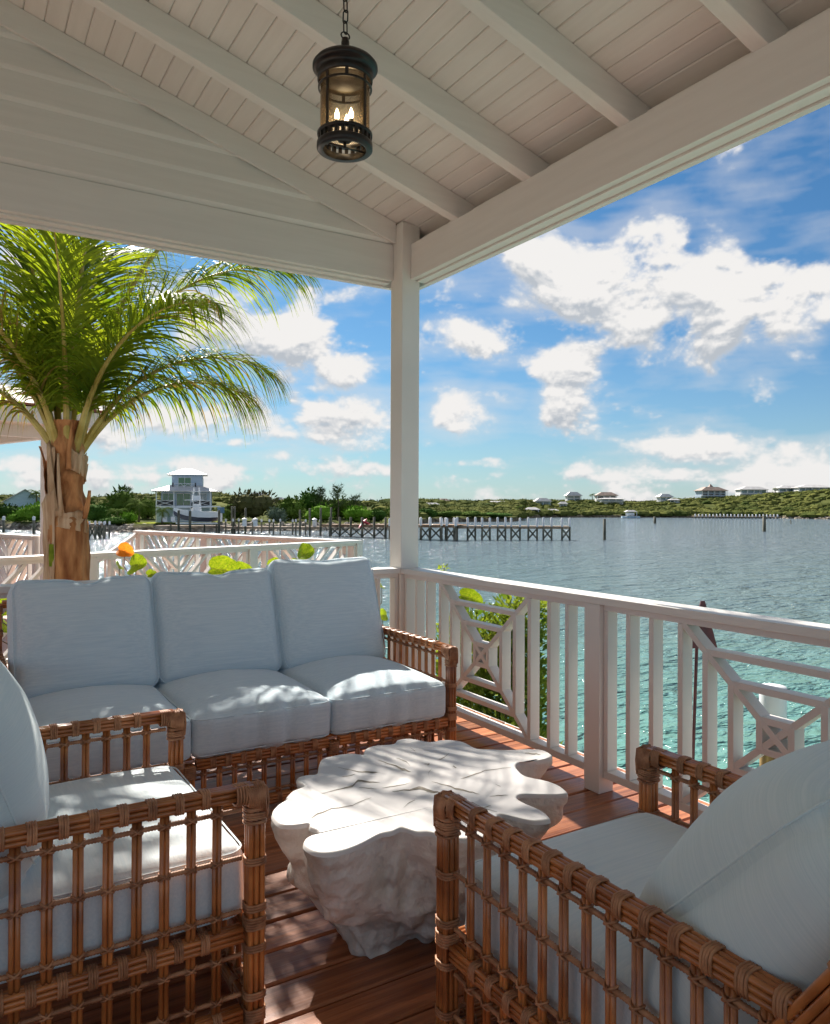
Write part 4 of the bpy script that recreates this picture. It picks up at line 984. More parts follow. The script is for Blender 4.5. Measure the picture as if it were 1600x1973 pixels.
# ------------------------------------------------------------------ leaves near the porch
def roundleaf(r, n=22, fold=.30):
    mb = MB(); vs = [(0, 0, 0)]; K = (.25, .5, .75, .92, 1.0)
    for ring in K:
        for i in range(n):
            a = 2 * PI * i / n; k = ring * r * (1 - .28 * math.exp(-((a - PI) ** 2) / .08)) * (1 + .05 * math.sin(3 * a + 1) + .02 * math.sin(9 * a)); x, y = k * math.cos(a), k * math.sin(a) * .9
            z = fold * abs(y) - .22 * x * x / r + .05 * r * math.sin(5 * a) * ring ** 2 + .02 * r * math.sin(14 * a) * ring ** 3 + .012 * r * math.cos(abs(math.atan2(y, x + .9 * r)) * 26)
            vs.append((x, y, z))
    fs = [(0, 1 + i, 1 + (i + 1) % n) for i in range(n)]
    for q in range(len(K) - 1): fs += [(1 + q * n + i, 1 + (q + 1) * n + i, 1 + (q + 1) * n + (i + 1) % n, 1 + q * n + (i + 1) % n) for i in range(n)]
    mb.add(vs, fs); mb.cur = 1
    mb.tube([(-r * .72, 0, .006 * r), (0, 0, .012 * r), (r * .95, 0, -.18 * r)], .014 * r, 4)
    for s_ in (-1, 1):
        for x0 in (-.5, -.2, .1, .4): mb.tube([(x0 * r, 0, .01 * r - .22 * x0 * x0 * r), ((x0 + .34) * r * .9, s_ * .5 * r * (1 - abs(x0) * .4), fold * .5 * r * (1 - abs(x0) * .4) - .2 * r * (x0 + .3) ** 2 + .012 * r)], .008 * r, 4)
    return mb
sg = thing('sea_grape', 'sea grape shrub with big round yellow-green leaves showing above the sofa back', 'shrub', (*lf(-1.3, 5.95), 0))
base = Vector((*lf(-1.3, 5.95), 0))
lm_ = roundleaf(1).mesh('leaf', [M['seagrape'], M['rachis']], True); lo_ = roundleaf(1, fold=.55).mesh('leaf', [M['orangeleaf'], M['rachis']], True)
def leaf(x, y, D, rpx, tilt, yaw, orange=False, sx=1.):
    p = at(x, y, D) - base; r = rpx / FPX * D
    o = link('leaf', lo_ if orange else lm_, sg, p); o.scale = (r * sx, r, r); o.rotation_euler = (math.radians(tilt), math.radians(rnd.uniform(-20, 20)), math.radians(yaw))
    mb = MB(); q = Vector((p.x * .75 + rnd.uniform(-.05, .05), p.y * .75, p.z - .55)); mb.tube([p, p + Vector((0, 0, -.12)), (p + q) / 2, q], [.003, .004, .006, .009], 6); part('stem', mb, M['bark'], sg, True)
    return o
o = leaf(240, 1062, 5.75, 17, 62, -30, True); o['label'] = 'orange leaf among the green'
for a in ((262, 1088, 5.7, 24, 66, -60), (292, 1106, 5.75, 11, 50, 10), (430, 1098, 5.8, 30, 72, -12, False, 1.1), (462, 1100, 5.9, 20, 66, -40, False, 1.3), (532, 1094, 5.9, 22, 70, 20), (585, 1070, 5.85, 27, 64, -75), (572, 1098, 5.8, 26, 60, 30),
          (658, 1100, 5.9, 16, 62, 0, False, 1.4), (230, 1090, 5.8, 12, 55, 70), (5, 1165, 5.2, 26, 70, 10), (2, 1200, 5.2, 26, 60, 70), (736, 1130, 5.6, 10, 50, 80), (738, 1185, 5.5, 14, 65, 20), (400, 1150, 5.7, 26, 50, 10), (610, 1150, 5.7, 26, 50, 50), (500, 1160, 5.7, 26, 50, -50)):
    leaf(*a)
fl = MB()
for i in range(60):
    t = i / 60; p = at(650, 1108, 5.8).lerp(at(700, 1074, 5.8), t) - base; a = rnd.uniform(0, 2 * PI); d = Vector((math.cos(a), math.sin(a), rnd.uniform(-.3, .8))) * .016
    fl.add([p, p + d + Vector((0, 0, .004)), p + d * 1.3, p + d - Vector((0, 0, .004))], [(0, 1, 2, 3)])
fl.tube([at(650, 1108, 5.8) - base, at(700, 1074, 5.8) - base], .0025, 5); part('flower_spike', fl, M['husk_pale'], sg)

def leafball(c, R, n, ls, mb, r_, flat=.7, up=.4, surf=.55):
    for i in range(n):
        while True:
            d = Vector((r_.uniform(-1, 1), r_.uniform(-1, 1), r_.uniform(-1, 1)))
            if .05 < d.length < 1: break
        d = d.normalized() * (surf + (1 - surf) * r_.random() ** .6)
        p = Vector((c[0] + d.x * R[0], c[1] + d.y * R[1], c[2] + d.z * R[2]))
        a = Vector((d.x + r_.uniform(-.8, .8), d.y + r_.uniform(-.8, .8), d.z * flat + up + r_.uniform(-.7, .7))).normalized()
        b_ = a.cross(Vector((r_.uniform(-1, 1), r_.uniform(-1, 1), r_.uniform(-1, 1)))).normalized(); l = ls * r_.uniform(.7, 1.3)
        mb.add([p, p + a * l * .5 + b_ * l * .2, p + a * l, p + a * l * .5 - b_ * l * .2], [(0, 1, 2, 3)])
r_ = random.Random(5)
sh = thing('shrub', 'leafy green shrub with small glossy leaves growing against the outside of the railing', 'shrub', (3.75, 4.55, -2))
mb = MB()
for c, R, n in (((3.55, 4.95, .15), (.36, .36, .38), 900), ((3.66, 4.62, -.15), (.34, .36, .42), 1000), ((3.45, 4.3, -.5), (.3, .36, .4), 800), ((3.35, 4.9, -.45), (.36, .4, .45), 900), ((3.78, 4.7, .1), (.28, .3, .34), 600), ((3.9, 4.75, .42), (.26, .26, .22), 420), ((3.25, 4.45, -.75), (.3, .4, .35), 700), ((3.7, 4.4, -.7), (.32, .3, .35), 500), ((3.5, 4.6, -1.1), (.45, .45, .5), 700)):
    leafball(tuple(a - b_ for a, b_ in zip(c, (3.75, 4.55, -2))), R, int(n * 2.2), .066, mb, r_, surf=.25)
part('crown', mb, M['shrubleaf'], sh)
mb = MB()
for i in range(14):
    a = r_.uniform(0, 6.28); e = Vector((r_.uniform(-.4, .0), r_.uniform(-.2, .4), r_.uniform(1.2, 2.1))); mb.tube([(0, 0, 0), e * .45 + Vector((.05 * math.cos(a), .05 * math.sin(a), 0)), e], [.03, .018, .005], 6)
part('trunk', mb, M['bark'], sh, True)
# a few leaves and twig tips over the rail
for (x, y, D, lab) in ((856, 1092, 5.7, 'small leafy sprig poking up above the rail beside the corner post'),):
    p = at(x, y + 14, D); s2 = thing('sprig', lab, 'sprig', tuple(p)); mb = MB(); leafball((0, 0, .04), (.03, .03, .035), 36, .03, mb, r_); part('leaves', mb, M['seagrape'], s2); mb = MB(); mb.cyl((0, 0, -.9), (0, 0, .05), .004, 6); part('stem', mb, M['bark'], s2)
for q, (x, y, D, rp) in enumerate(((905, 1152, 5.3, 20), (890, 1165, 5.35, 14), (918, 1160, 5.4, 12))):
    o = link('leaf', lm_, sh, at(x, y, D) - Vector((3.75, 4.55, -2))); r = rp / FPX * D; o.scale = (r * 1.3, r, r); o.rotation_euler = (math.radians(60), .3, math.radians(-40 + q * 50))

# ------------------------------------------------------------------ near water posts
p = at(1490, 1322, 7.6)
np_ = thing('mooring_pile', 'thick timber mooring pile with white cap close behind the right railing', 'mooring pile', (p.x, p.y, WZ - 2))
zt = p.z - (WZ - 2)
mb = MB(); mb.lathe([(.124, 0), (.122, zt - .30)], 28); part('pile_shaft', mb, M['pile_new'], np_, True)
mb = MB(); mb.lathe([(.127, zt - .36), (.127, zt - .01), (.122, zt), (0, zt + .004)], 28); part('pile_cap', mb, M['sleeve'], np_, True)
p = at(1343, 1250, 6.6)
mk = thing('marker_post', 'dark maroon triangular marker board on a slim pole behind the right railing', 'marker post', (p.x, p.y, WZ - 1))
q = at(1335, 1490, 6.6)
mb = MB(); zz = p.z - WZ + 1
a = at(1356, 1158, 6.6) - p; mb.tube([(q.x - p.x, q.y - p.y, 0), (q.x - p.x, q.y - p.y, q.z - WZ + 1), (0, 0, zz), (a.x, a.y, zz + a.z)], .014, 8); part('pole', mb, M['maroon'], mk, True)
P4 = [at(x, y, 6.57) - p + Vector((0, 0, zz)) for x, y in ((1352, 1158), (1359, 1158), (1383, 1248), (1326, 1250))]
mb = MB(); mb.prism(P4, FV * .02); part('marker_board', mb, M['maroon'], mk)

# ------------------------------------------------------------------ neighbour's deck and pavilion
E1 = Vector((*lf(.63, .777), 0)); E2 = Vector((*lf(-.777, .63), 0)); A0 = Vector((*lf(-.62, 9.13), 0))
def frame(o, origin, xdir, flip):
    a = math.atan2(xdir.y, xdir.x); o.location = origin; o.rotation_euler = (0, 0, a); o.scale = (1, -1 if flip else 1, 1)
nr1 = thing('railing', "white chevron railing of the neighbouring deck, nearer run reaching its corner beside the porch post", 'railing'); frame(nr1, A0, -E1, True)
railing(nr1, 6.9, [(0, .098), (1.60, 1.698), (3.34, 3.438), (5.06, 5.158), (6.8, 6.898)], None, chevron=True)
nr2 = thing('railing', "white chevron railing along the far waterside edge of the neighbouring deck", 'railing'); frame(nr2, A0 + E2 * .11, E2, False)
railing(nr2, 4.75, [(0, .04), (1.40, 1.498), (2.9, 2.998), (4.65, 4.748)], None, chevron=True)
PN = Vector((*lf(-4.86, 10.0), 0))
nr3 = thing('railing', "white chevron railing at the far left, ending at the neighbouring pavilion post", 'railing'); frame(nr3, PN + E2 * .1, E2, False)
railing(nr3, 6, [(0, .05), (1.6, 1.698), (3.3, 3.398), (5.0, 5.098)], None, chevron=True)
nr4 = thing('stair_rail', 'white sloping handrail going down from the far corner of the neighbouring deck', 'handrail', tuple(A0 + E2 * 4.85))
mb = MB(); mb.bar((0, 0, .90), tuple(-E1 * 1.5 + Vector((0, 0, .0))), .09, .05); part('cap_rail', mb, M['paint'], nr4)
for k in range(1, 10):
    b_ = -E1 * (.15 * k); mb = MB(); mb.bar((b_.x, b_.y, .87 - .09 * k), (b_.x, b_.y, -.2 - .09 * k), .03, .03); part('baluster', mb, M['paint'], nr4)
nd = thing('neighbour_deck', None, None); struct(nd)
def local(u, v): return A0 + E2 * u - E1 * v
mb = MB(); mb.prism([tuple(local(a, b_) + Vector((0, 0, -.06))) for a, b_ in ((0, 0), (8.5, 0), (8.5, 7), (0, 7))], (0, 0, .06)); part('deck_platform', mb, M['deck'], nd)
pv = thing('pavilion', 'neighbouring white pavilion with red-brown shingle roof edge and slim corner post behind the palm', 'pavilion')
def nbar(name, p0, p1, w_, h_, m, par=pv): mb = MB(); mb.bar(p0, p1, w_, h_); return part(name, mb, M[m], par)
nbar('post', PN + Vector((0, 0, 0)), PN + Vector((0, 0, 2.2)), .115, .115, 'paint')
nbar('beam', PN + Vector((0, 0, 2.30)), PN - E1 * 5 + Vector((0, 0, 2.30)), .12, .22, 'paint')
nbar('beam', PN + Vector((0, 0, 2.30)), PN + E2 * 5 + Vector((0, 0, 2.30)), .12, .22, 'paint')
PE = PN + E1 * .5 - E2 * .5
nbar('fascia', PE + Vector((0, 0, 2.43)), PE - E1 * 6 + Vector((0, 0, 2.43)), .03, .20, 'paint')
nbar('fascia', PE + Vector((0, 0, 2.43)), PE + E2 * 6 + Vector((0, 0, 2.43)), .03, .20, 'paint')
mb = MB(); mb.prism([tuple(PE + Vector((0, 0, 2.335))), tuple(PE + E2 * 6 + Vector((0, 0, 2.335))), tuple(PE + E2 * 6 - E1 * 6 + Vector((0, 0, 2.335))), tuple(PE - E1 * 6 + Vector((0, 0, 2.335)))], (0, 0, .012)); part('soffit', mb, M['paint'], pv)
shm = MB(); shm.add([(-.085, 0, 0), (.085, 0, 0), (.085, .26, 0.03), (-.085, .26, .03), (-.085, 0, .028), (.085, 0, .028), (.085, .26, .045), (-.085, .26, .045)], [(0, 3, 2, 1), (4, 5, 6, 7), (0, 1, 5, 4), (1, 2, 6, 5), (2, 3, 7, 6), (3, 0, 4, 7)])
shm = shm.mesh('shingle', M['shingle'])
for (dr, inn) in ((-E1, E2), (E2, -E1)):
    for row in range(4):
        n = 28 - row; st = row * .18
        for i in range(n):
            pos = PE + dr * (st + .09 + i * .18) + inn * (row * .18 - .05) + Vector((0, 0, 2.535 + row * .062 + rnd.uniform(0, .008)))
            o = link('shingle', shm, pv, pos); a = math.atan2(inn.y, inn.x) - PI / 2; o.rotation_euler = Matrix.Rotation(a + rnd.uniform(-.02, .02), 3, 'Z').to_euler(); o.rotation_euler.rotate_axis('X', .33)
mb = MB(); a_, b_, c_, d_ = PE, PE + E2 * 6, PE + E2 * 6 - E1 * 6, PE - E1 * 6; ap = PE + E2 * 3 - E1 * 3 + Vector((0, 0, 3.6))
mb.add([a_ + Vector((0, 0, 2.53)), b_ + Vector((0, 0, 2.53)), c_ + Vector((0, 0, 2.53)), d_ + Vector((0, 0, 2.53)), ap], [(0, 1, 4), (1, 2, 4), (2, 3, 4), (3, 0, 4)]); part('roof', mb, M['shingle'], pv)

# ------------------------------------------------------------------ far shore: trees, houses, docks
def gpos(px, t):
    D = interp(px, SHORE) + t; x, y = lf((px - 800) / FPX * D, D); return Vector((x, y, land_z(px, D))), D
def crownmesh(key, R, n, ls, m, seed, lobes=6, core=True, flat=.7, up=.3):
    if key in MESH: return MESH[key]
    r_ = random.Random(seed); mb = MB()
    for i in range(lobes):
        a = 2 * PI * i / lobes + r_.uniform(-.4, .4); k = r_.uniform(.35, .62) if i else 0
        c = (R[0] * k * math.cos(a), R[1] * k * math.sin(a), R[2] * r_.uniform(.75, 1.15)); s_ = r_.uniform(.45, .62) if i else .75
        Rl = (R[0] * s_, R[1] * s_, R[2] * s_ * 1.1)
        leafball(c, Rl, n // lobes, ls, mb, r_, flat, up)
        if core: mb.lathe([(0, -Rl[2] * .8), (Rl[0] * .6, -Rl[2] * .5), (Rl[0] * .82, 0), (Rl[0] * .6, Rl[2] * .55), (0, Rl[2] * .8)], 9, c)
    MESH[key] = mb.mesh('crown', M[m]); return MESH[key]
def bush(name, label, cat, px, t, wpx, hpx, m, seed, n=520, group=None, trunk=True, lobes=6):
    p, D = gpos(px, t); k = D / FPX; R = (wpx * k / 2, wpx * k / 2 * .8, hpx * k / 2 * 1.25)
    o = thing(name, label, cat, tuple(p - Vector((0, 0, .2))), 0, group)
    link('crown', crownmesh(('b', m, seed), R, n, max(.3, R[2] * .28), m, seed, lobes), o, (0, 0, -R[2] * .1))
    if trunk:
        mb = MB(); mb.tube([(0, 0, -.3), (.1, 0, R[2] * .5), (.05, .1, R[2])], [.16, .12, .06], 6); part('trunk', mb, M['bark'], o)
    return o
BL = [('shrub', 'dark green rounded shrub at the far left shore beside the light blue house', 15, 6, 62, 34, 'bush_dark'), ('shrub', 'bright green shrub with low spreading crown right of the light blue house', 66, 5, 66, 38, 'bush_bright'), ('shrub', 'low lime green shrub on the bank in front of the light blue house', 40, 3, 50, 20, 'bush_bright'),
      ('shrub', 'dark shrub on the shore just right of the palm trunk', 192, 9, 56, 40, 'bush_dark'), ('shrub', 'tall mid green shrub with uneven top behind the lawn', 236, 14, 62, 60, 'bush_mid'), ('shrub', 'bright round bush on the bank left of the lawn', 252, 5, 34, 26, 'bush_bright'), ('shrub', 'low dark hedge-like bush at the water edge before the lawn', 222, 3, 60, 15, 'bush_dark'),
      ('shrub', 'mid green shrub beside the left wall of the blue stilt house', 286, 20, 46, 40, 'bush_mid'), ('shrub', 'small dark shrub behind the docks right of the blue stilt house', 448, 16, 44, 34, 'bush_mid'), ('tree', 'broad olive-brown tree right of the blue stilt house', 490, 14, 84, 58, 'bush_olive'), ('tree', 'grey-green bushy tree in front of the olive-brown one', 536, 7, 34, 30, 'bush_gray'),
      ('tree', 'mid green tree left of the casuarinas', 566, 14, 60, 48, 'bush_mid'), ('tree', 'dark green tree behind the middle dock', 596, 22, 60, 52, 'bush_dark'), ('shrub', 'yellow-green bush under the casuarinas', 620, 8, 70, 34, 'bush_bright'), ('shrub', 'yellow-green sloping bush right of the tall casuarina', 690, 7, 62, 32, 'bush_bright'),
      ('shrub', 'dark bush left of the porch post over the brown dock', 728, 9, 46, 26, 'bush_dark'), ('shrub', 'mid green bush partly hidden by the porch post', 768, 10, 60, 30, 'bush_mid'), ('tree', 'dense mid green tree behind the tall casuarina', 655, 20, 80, 44, 'bush_mid'), ('shrub', 'low dark mangrove just right of the porch post', 824, 4, 46, 20, 'bush_dark'), 
      ('shrub', 'low mangrove bush behind the long dock', 862, 4, 60, 15, 'bush_mid'), ('shrub', 'small mangrove clump at the tip of the low spit', 960, 3, 66, 11, 'bush_dark'), ('shrub', 'mid green mangrove clump on the spit', 912, 4, 60, 14, 'bush_mid')]
for i, (nm, lb, px, t, wp, hp, m) in enumerate(BL): bush(nm, lb, nm, px, t, wp, hp, m, 100 + i, 620)
def casuarina(px, t, wpx, hpx, label, seed):
    p, D = gpos(px, t); k = D / FPX; H = hpx * k; W = wpx * k / 2; r_ = random.Random(seed)
    o = thing('casuarina_tree', label, 'tree', tuple(p)); mb = MB(); mb.tube([(0, 0, -.3), (.1, 0, H * .5), (0, 0, H * .97)], [.2, .13, .03], 7); part('trunk', mb, M['bark'], o)
    mb = MB()
    for i in range(60):
        z = H * (.25 + .72 * r_.random()); a = r_.uniform(0, 2 * PI); l = W * (1.15 - z / H) * r_.uniform(.7, 1.5) + .3; tip = Vector((math.cos(a) * l, math.sin(a) * l, z + l * r_.uniform(.3, .9))); b0 = Vector((0, 0, z))
        for j in range(14):
            q = b0.lerp(tip, r_.uniform(.2, 1)); d = Vector((r_.uniform(-1, 1), r_.uniform(-1, 1), r_.uniform(-.3, 1.1))).normalized() * r_.uniform(.35, .8); s_ = d.cross(Vector((r_.uniform(-1, 1), r_.uniform(-1, 1), .2))).normalized() * .045
            mb.add([q - s_, q + s_, q + d], [(0, 1, 2)])
    part('crown', mb, M['pine'], o)
casuarina(652, 13, 46, 66, 'tall feathery casuarina tree, highest of the shore trees', 1); casuarina(618, 15, 34, 62, 'slim casuarina tree left of the tallest one', 2); casuarina(686, 14, 40, 46, 'smaller casuarina tree right of the tallest one', 3); casuarina(243, 18, 40, 62, 'feathery casuarina tree left of the shore palm', 4)
def smallpalm(px, t, hpx, fpx, label, seed, n=13):
    p, D = gpos(px, t); k = D / FPX; H = hpx * k; F_ = fpx * k; r_ = random.Random(seed)
    o = thing('palm_tree', label, 'palm tree', tuple(p)); mb = MB(); mb.tube([(0, 0, -.3), (.12, .05, H * .5), (.05, 0, H)], [.2, .15, .12], 8); part('trunk', mb, M['bark'], o)
    for i in range(n):
        a = 2 * PI * i / n + r_.uniform(-.2, .2); e = r_.uniform(.1, 1.2); pts = []; q = Vector((.05, 0, H)); mb = MB()
        for j in range(9):
            d = Vector((math.cos(a) * math.cos(e), math.sin(a) * math.cos(e), math.sin(e))); pts.append((q.copy(), d)); q = q + d * F_ / 8; e -= .24
        for (q0, d0), (q1, d1) in zip(pts, pts[1:]):
            for s_ in (-1, 1):
                sd = d0.cross(Vector((0, 0, 1))).normalized() * s_
                for u in (0, .33, .66):
                    b0 = q0.lerp(q1, u); b1 = q0.lerp(q1, u + .22); tip = b0 + sd * F_ * .26 + d0 * F_ * .12 - Vector((0, 0, F_ * .16)); mb.add([b0, b1, tip], [(0, 1, 2)])
        part('frond', mb, M['bush_mid'], o)
smallpalm(268, 10, 34, 36, 'full palm tree on the shore left of the blue stilt house', 1); smallpalm(313, 3.5, 24, 22, 'small palm in front of the blue stilt house steps', 2); smallpalm(426, 8, 22, 24, 'low palm just right of the blue stilt house', 3)
smallpalm(70, 30, 40, 20, 'palm behind the light blue house at far left', 4); smallpalm(196, 14, 30, 20, 'palm half hidden behind the big palm trunk', 5); smallpalm(226, 6, 22, 24, 'small palm on the left shore beside the round bush', 6); smallpalm(1002, 20, 14, 11, 'tiny palm on the far shore before the small white houses', 7, 9); smallpalm(1142, 66, 14, 9, 'palm on the far ridge between two hipped roofs', 8, 9); smallpalm(1495, 66, 12, 8, 'palm on the far ridge left of the long low house', 9, 9); smallpalm(1014, 18, 12, 10, 'tiny palm next to the small white waterside house', 10, 9)

# scrub on the hills and the far-off wood: one mass
def scrub():
    r_ = random.Random(9); mb = MB()
    for i in range(4200):
        px = r_.uniform(780, 1900) if r_.random() < .82 else r_.uniform(-60, 800)
        if px > 1000: t = 2 + 118 * r_.random() ** 1.25
        elif px > 780: t = 12 + 100 * r_.random()
        else: t = 34 + 80 * r_.random()
        p, D = gpos(px, t); s_ = r_.uniform(.5, 1.25) * (1.25 if t < 12 else 1); w_ = s_ * r_.uniform(1.2, 2.4)
        n = 7; prof = [(w_ * .85, -.5), (w_, s_ * .2), (w_ * .7, s_ * .72), (w_ * .15, s_)]; vs = []
        for rr, z in prof:
            for j in range(n):
                a = 2 * PI * j / n + i; k = rr * r_.uniform(.75, 1.2); vs.append((p.x + k * math.cos(a), p.y + k * math.sin(a), p.z + z * r_.uniform(.85, 1.15)))
        mb.add(vs, [(a * n + j, a * n + (j + 1) % n, (a + 1) * n + (j + 1) % n, (a + 1) * n + j) for a in range(3) for j in range(n)] + [tuple(range(3 * n, 4 * n))])
        for j in range(5):
            a = r_.uniform(0, 6.28); q = Vector((p.x + w_ * .7 * math.cos(a), p.y + w_ * .7 * math.sin(a), p.z + s_ * r_.uniform(.5, 1.1))); d = Vector((r_.uniform(-.4, .4), r_.uniform(-.4, .4), .5)); s2 = Vector((r_.uniform(-.3, .3), r_.uniform(-.3, .3), 0)); mb.add([q, q + s2, q + d + s2 * .5], [(0, 1, 2)])
    return mb
tag(part('hill_scrub', scrub(), M['hill']), None, None, kind='stuff')
def rocks():
    r_ = random.Random(4); mb = MB()
    for i in range(900):
        px = r_.uniform(-40, 800) if r_.random() < .75 else r_.uniform(1480, 1700); t = r_.uniform(-.6, 2.2); D = interp(px, SHORE) + t; x, y = lf((px - 800) / FPX * D, D); s_ = r_.uniform(.25, .75); z = WZ + max(0, t) * .42 - .15
        n = 6; vs = []
        for rr, zz in ((.9, -.3), (1, .25), (.6, .75), (.1, .9)):
            for j in range(n): a = 2 * PI * j / n + i; k = rr * s_ * r_.uniform(.7, 1.25); vs.append((x + k * math.cos(a), y + k * math.sin(a), z + zz * s_ * .8 * r_.uniform(.8, 1.2)))
        mb.add(vs, [(a * n + j, a * n + (j + 1) % n, (a + 1) * n + (j + 1) % n, (a + 1) * n + j) for a in range(3) for j in range(n)] + [tuple(range(3 * n, 4 * n))])
    return mb
tag(part('shore_rocks', rocks(), M['rock']), None, None, kind='stuff')
mb = MB(); L1 = []
for px in range(176, 436, 10):
    for t in (2.6, 10): p, D = gpos(px, t); L1.append((p.x, p.y, p.z + .06))
for i in range(len(L1) // 2 - 1): mb.quad(L1[2 * i], L1[2 * i + 2], L1[2 * i + 3], L1[2 * i + 1])
struct(part('lawn', mb, M['lawn'], smooth=True))

# blue stilt house
def house_frame(px, D, z, yaw):
    x, y = lf((px - 800) / FPX * D, D); return (x, y, z), yaw
HD = 116.; hk = HD / FPX
loc, yw = house_frame(356, HD, -1.5, math.radians(-31.4 + 14))
hs = thing('stilt_house', 'pale blue house on stilts with square upper room, pale metal roofs and green glass doors', 'house', loc, yw)
def hb(name, x0, x1, y0, y1, z0, z1, m, par=hs): mb = MB(); mb.box(x0, x1, y0, y1, z0, z1); return part(name, mb, M[m], par)
def hip(name, x0, x1, y0, y1, z0, z1, fx, m, par, th=.12):
    mb = MB(); cx, cy = (x0 + x1) / 2, (y0 + y1) / 2; ax, ay = (x1 - x0) / 2 * fx, (y1 - y0) / 2 * fx * .8
    vs = [(x0, y0, z0), (x1, y0, z0), (x1, y1, z0), (x0, y1, z0), (x0, y0, z0 + th), (x1, y0, z0 + th), (x1, y1, z0 + th), (x0, y1, z0 + th), (cx - ax, cy - ay, z1), (cx + ax, cy - ay, z1), (cx + ax, cy + ay, z1), (cx - ax, cy + ay, z1)]
    mb.add(vs, [(0, 3, 2, 1), (0, 1, 5, 4), (1, 2, 6, 5), (2, 3, 7, 6), (3, 0, 4, 7), (4, 5, 9, 8), (5, 6, 10, 9), (6, 7, 11, 10), (7, 4, 8, 11), (8, 9, 10, 11)]); return part(name, mb, M[m], par)
W2 = 3.95
hb('lower_wall', -W2, W2, 0, 6.5, 0, 2.3, 'house_blue'); hb('floor_slab', -W2 - .1, W2 + .1, -1.5, 6.6, 2.3, 2.55, 'louvre'); hb('wall', -W2 + .5, W2, .4, 6.5, 2.55, 4.75, 'house_blue')
hip('roof', -W2 - .75, W2 + .9, -1.9, 7.2, 4.72, 5.9, .35, 'metalroof', hs)
hb('upper_wall', -1.9, 2.6, .8, 5.2, 5.1, 7.3, 'house_blue'); hip('roof', -2.6, 3.3, .1, 5.9, 7.3, 8.35, .2, 'metalroof', hs)
def win(x0, x1, z0, z1, y, m, par=hs, fr='louvre', side=False):
    mb = MB(); t = .07
    if not side:
        f = hb('window', x0, x1, y - .06, y - .01, z0, z1, fr, par); hb('pane', x0 + t, (x0 + x1) / 2 - t / 2, y - .08, y - .062, z0 + t, z1 - t, m, f); hb('pane', (x0 + x1) / 2 + t / 2, x1 - t, y - .08, y - .062, z0 + t, z1 - t, m, f)
    else:
        f = hb('window', y + .01, y + .06, x0, x1, z0, z1, fr, par); hb('pane', y + .062, y + .08, x0 + t, (x0 + x1) / 2 - t / 2, z0 + t, z1 - t, m, f); hb('pane', y + .062, y + .08, (x0 + x1) / 2 + t / 2, x1 - t, z0 + t, z1 - t, m, f)
    return f
win(-1.0, .95, 5.55, 6.95, .8, 'glass_green'); win(-3.2, -1.5, 3.35, 4.5, .4, 'glass_green'); win(-1.2, .9, 2.6, 4.5, .4, 'glass_green'); win(1.9, 3.3, 3.2, 4.5, .4, 'glass_teal')
win(1.0, 2.2, 5.7, 6.9, 2.6, 'glass_dark', side=True); win(3.2, 4.6, 5.7, 6.9, 2.6, 'glass_dark', side=True); win(1.2, 2.4, 3.3, 4.4, W2, 'glass_dark', side=True); win(3.2, 4.8, 3.3, 4.4, W2, 'glass_dark', side=True)
for x in (-W2, -1.45, 1.2, W2 - .1): hb('column', x - .08, x + .08, -1.45, -1.29, 0, 4.72, 'louvre')
for a, b_ in ((-W2 + .1, -1.55), (1.3, W2 - .2)):
    f = hb('balustrade', a, b_, -1.42, -1.36, 3.35, 3.42, 'louvre'); 
    for z in (0, 1):
        mb = MB(); mb.bar((a, -1.39, 2.6 + .75 * z), (b_, -1.39, 3.35 - .75 * z), .05, .07); part('cross_bar', mb, M['louvre'], f)
    mb = MB(); mb.box(a, b_, -1.33, -1.32, 2.6, 3.35); part('infill_panel', mb, M['black'], f)
f = hb('balustrade', -1.7, 1.6, .1, .16, 5.95, 6.02, 'louvre')
for x in (-1.7, 1.6): hb('balustrade_post', x - .1, x + .1, .05, .2, 5.1, 6.1, 'black')
for x in (-1.7, -.6, .5): 
    mb = MB(); mb.bar((x, .13, 5.2), (x + 1.1, .13, 5.95), .05, .06); mb.bar((x, .13, 5.95), (x + 1.1, .13, 5.2), .05, .06); part('cross_bar', mb, M['louvre'], f)
for k in range(9): hb('stair_tread', -1.3, .9, -1.7 - .28 * k, -1.45 - .28 * k, 2.2 - .26 * k, 2.28 - .26 * k, 'louvre')
for x in (-1.4, 1.0):
    mb = MB(); mb.bar((x, -1.5, 3.2), (x, -4.1, .8), .06, .08); mb.bar((x, -1.5, 2.3), (x, -4.1, -.1), .08, .3); part('stair_stringer', mb, M['louvre'], hs)
for i, px in enumerate((319, 335)):
    p, D = gpos(px, 2.5); c_ = thing('deck_chair', ('white deck chair on the lawn left of the stairs' if i == 0 else 'white deck chair right beside the foot of the stairs'), 'chair', tuple(p)); hb('chair_seat', -.3, .3, -.3, .3, .3, .4, 'louvre', c_); hb('chair_back', -.3, .3, .25, .35, .4, 1.0, 'louvre', c_)

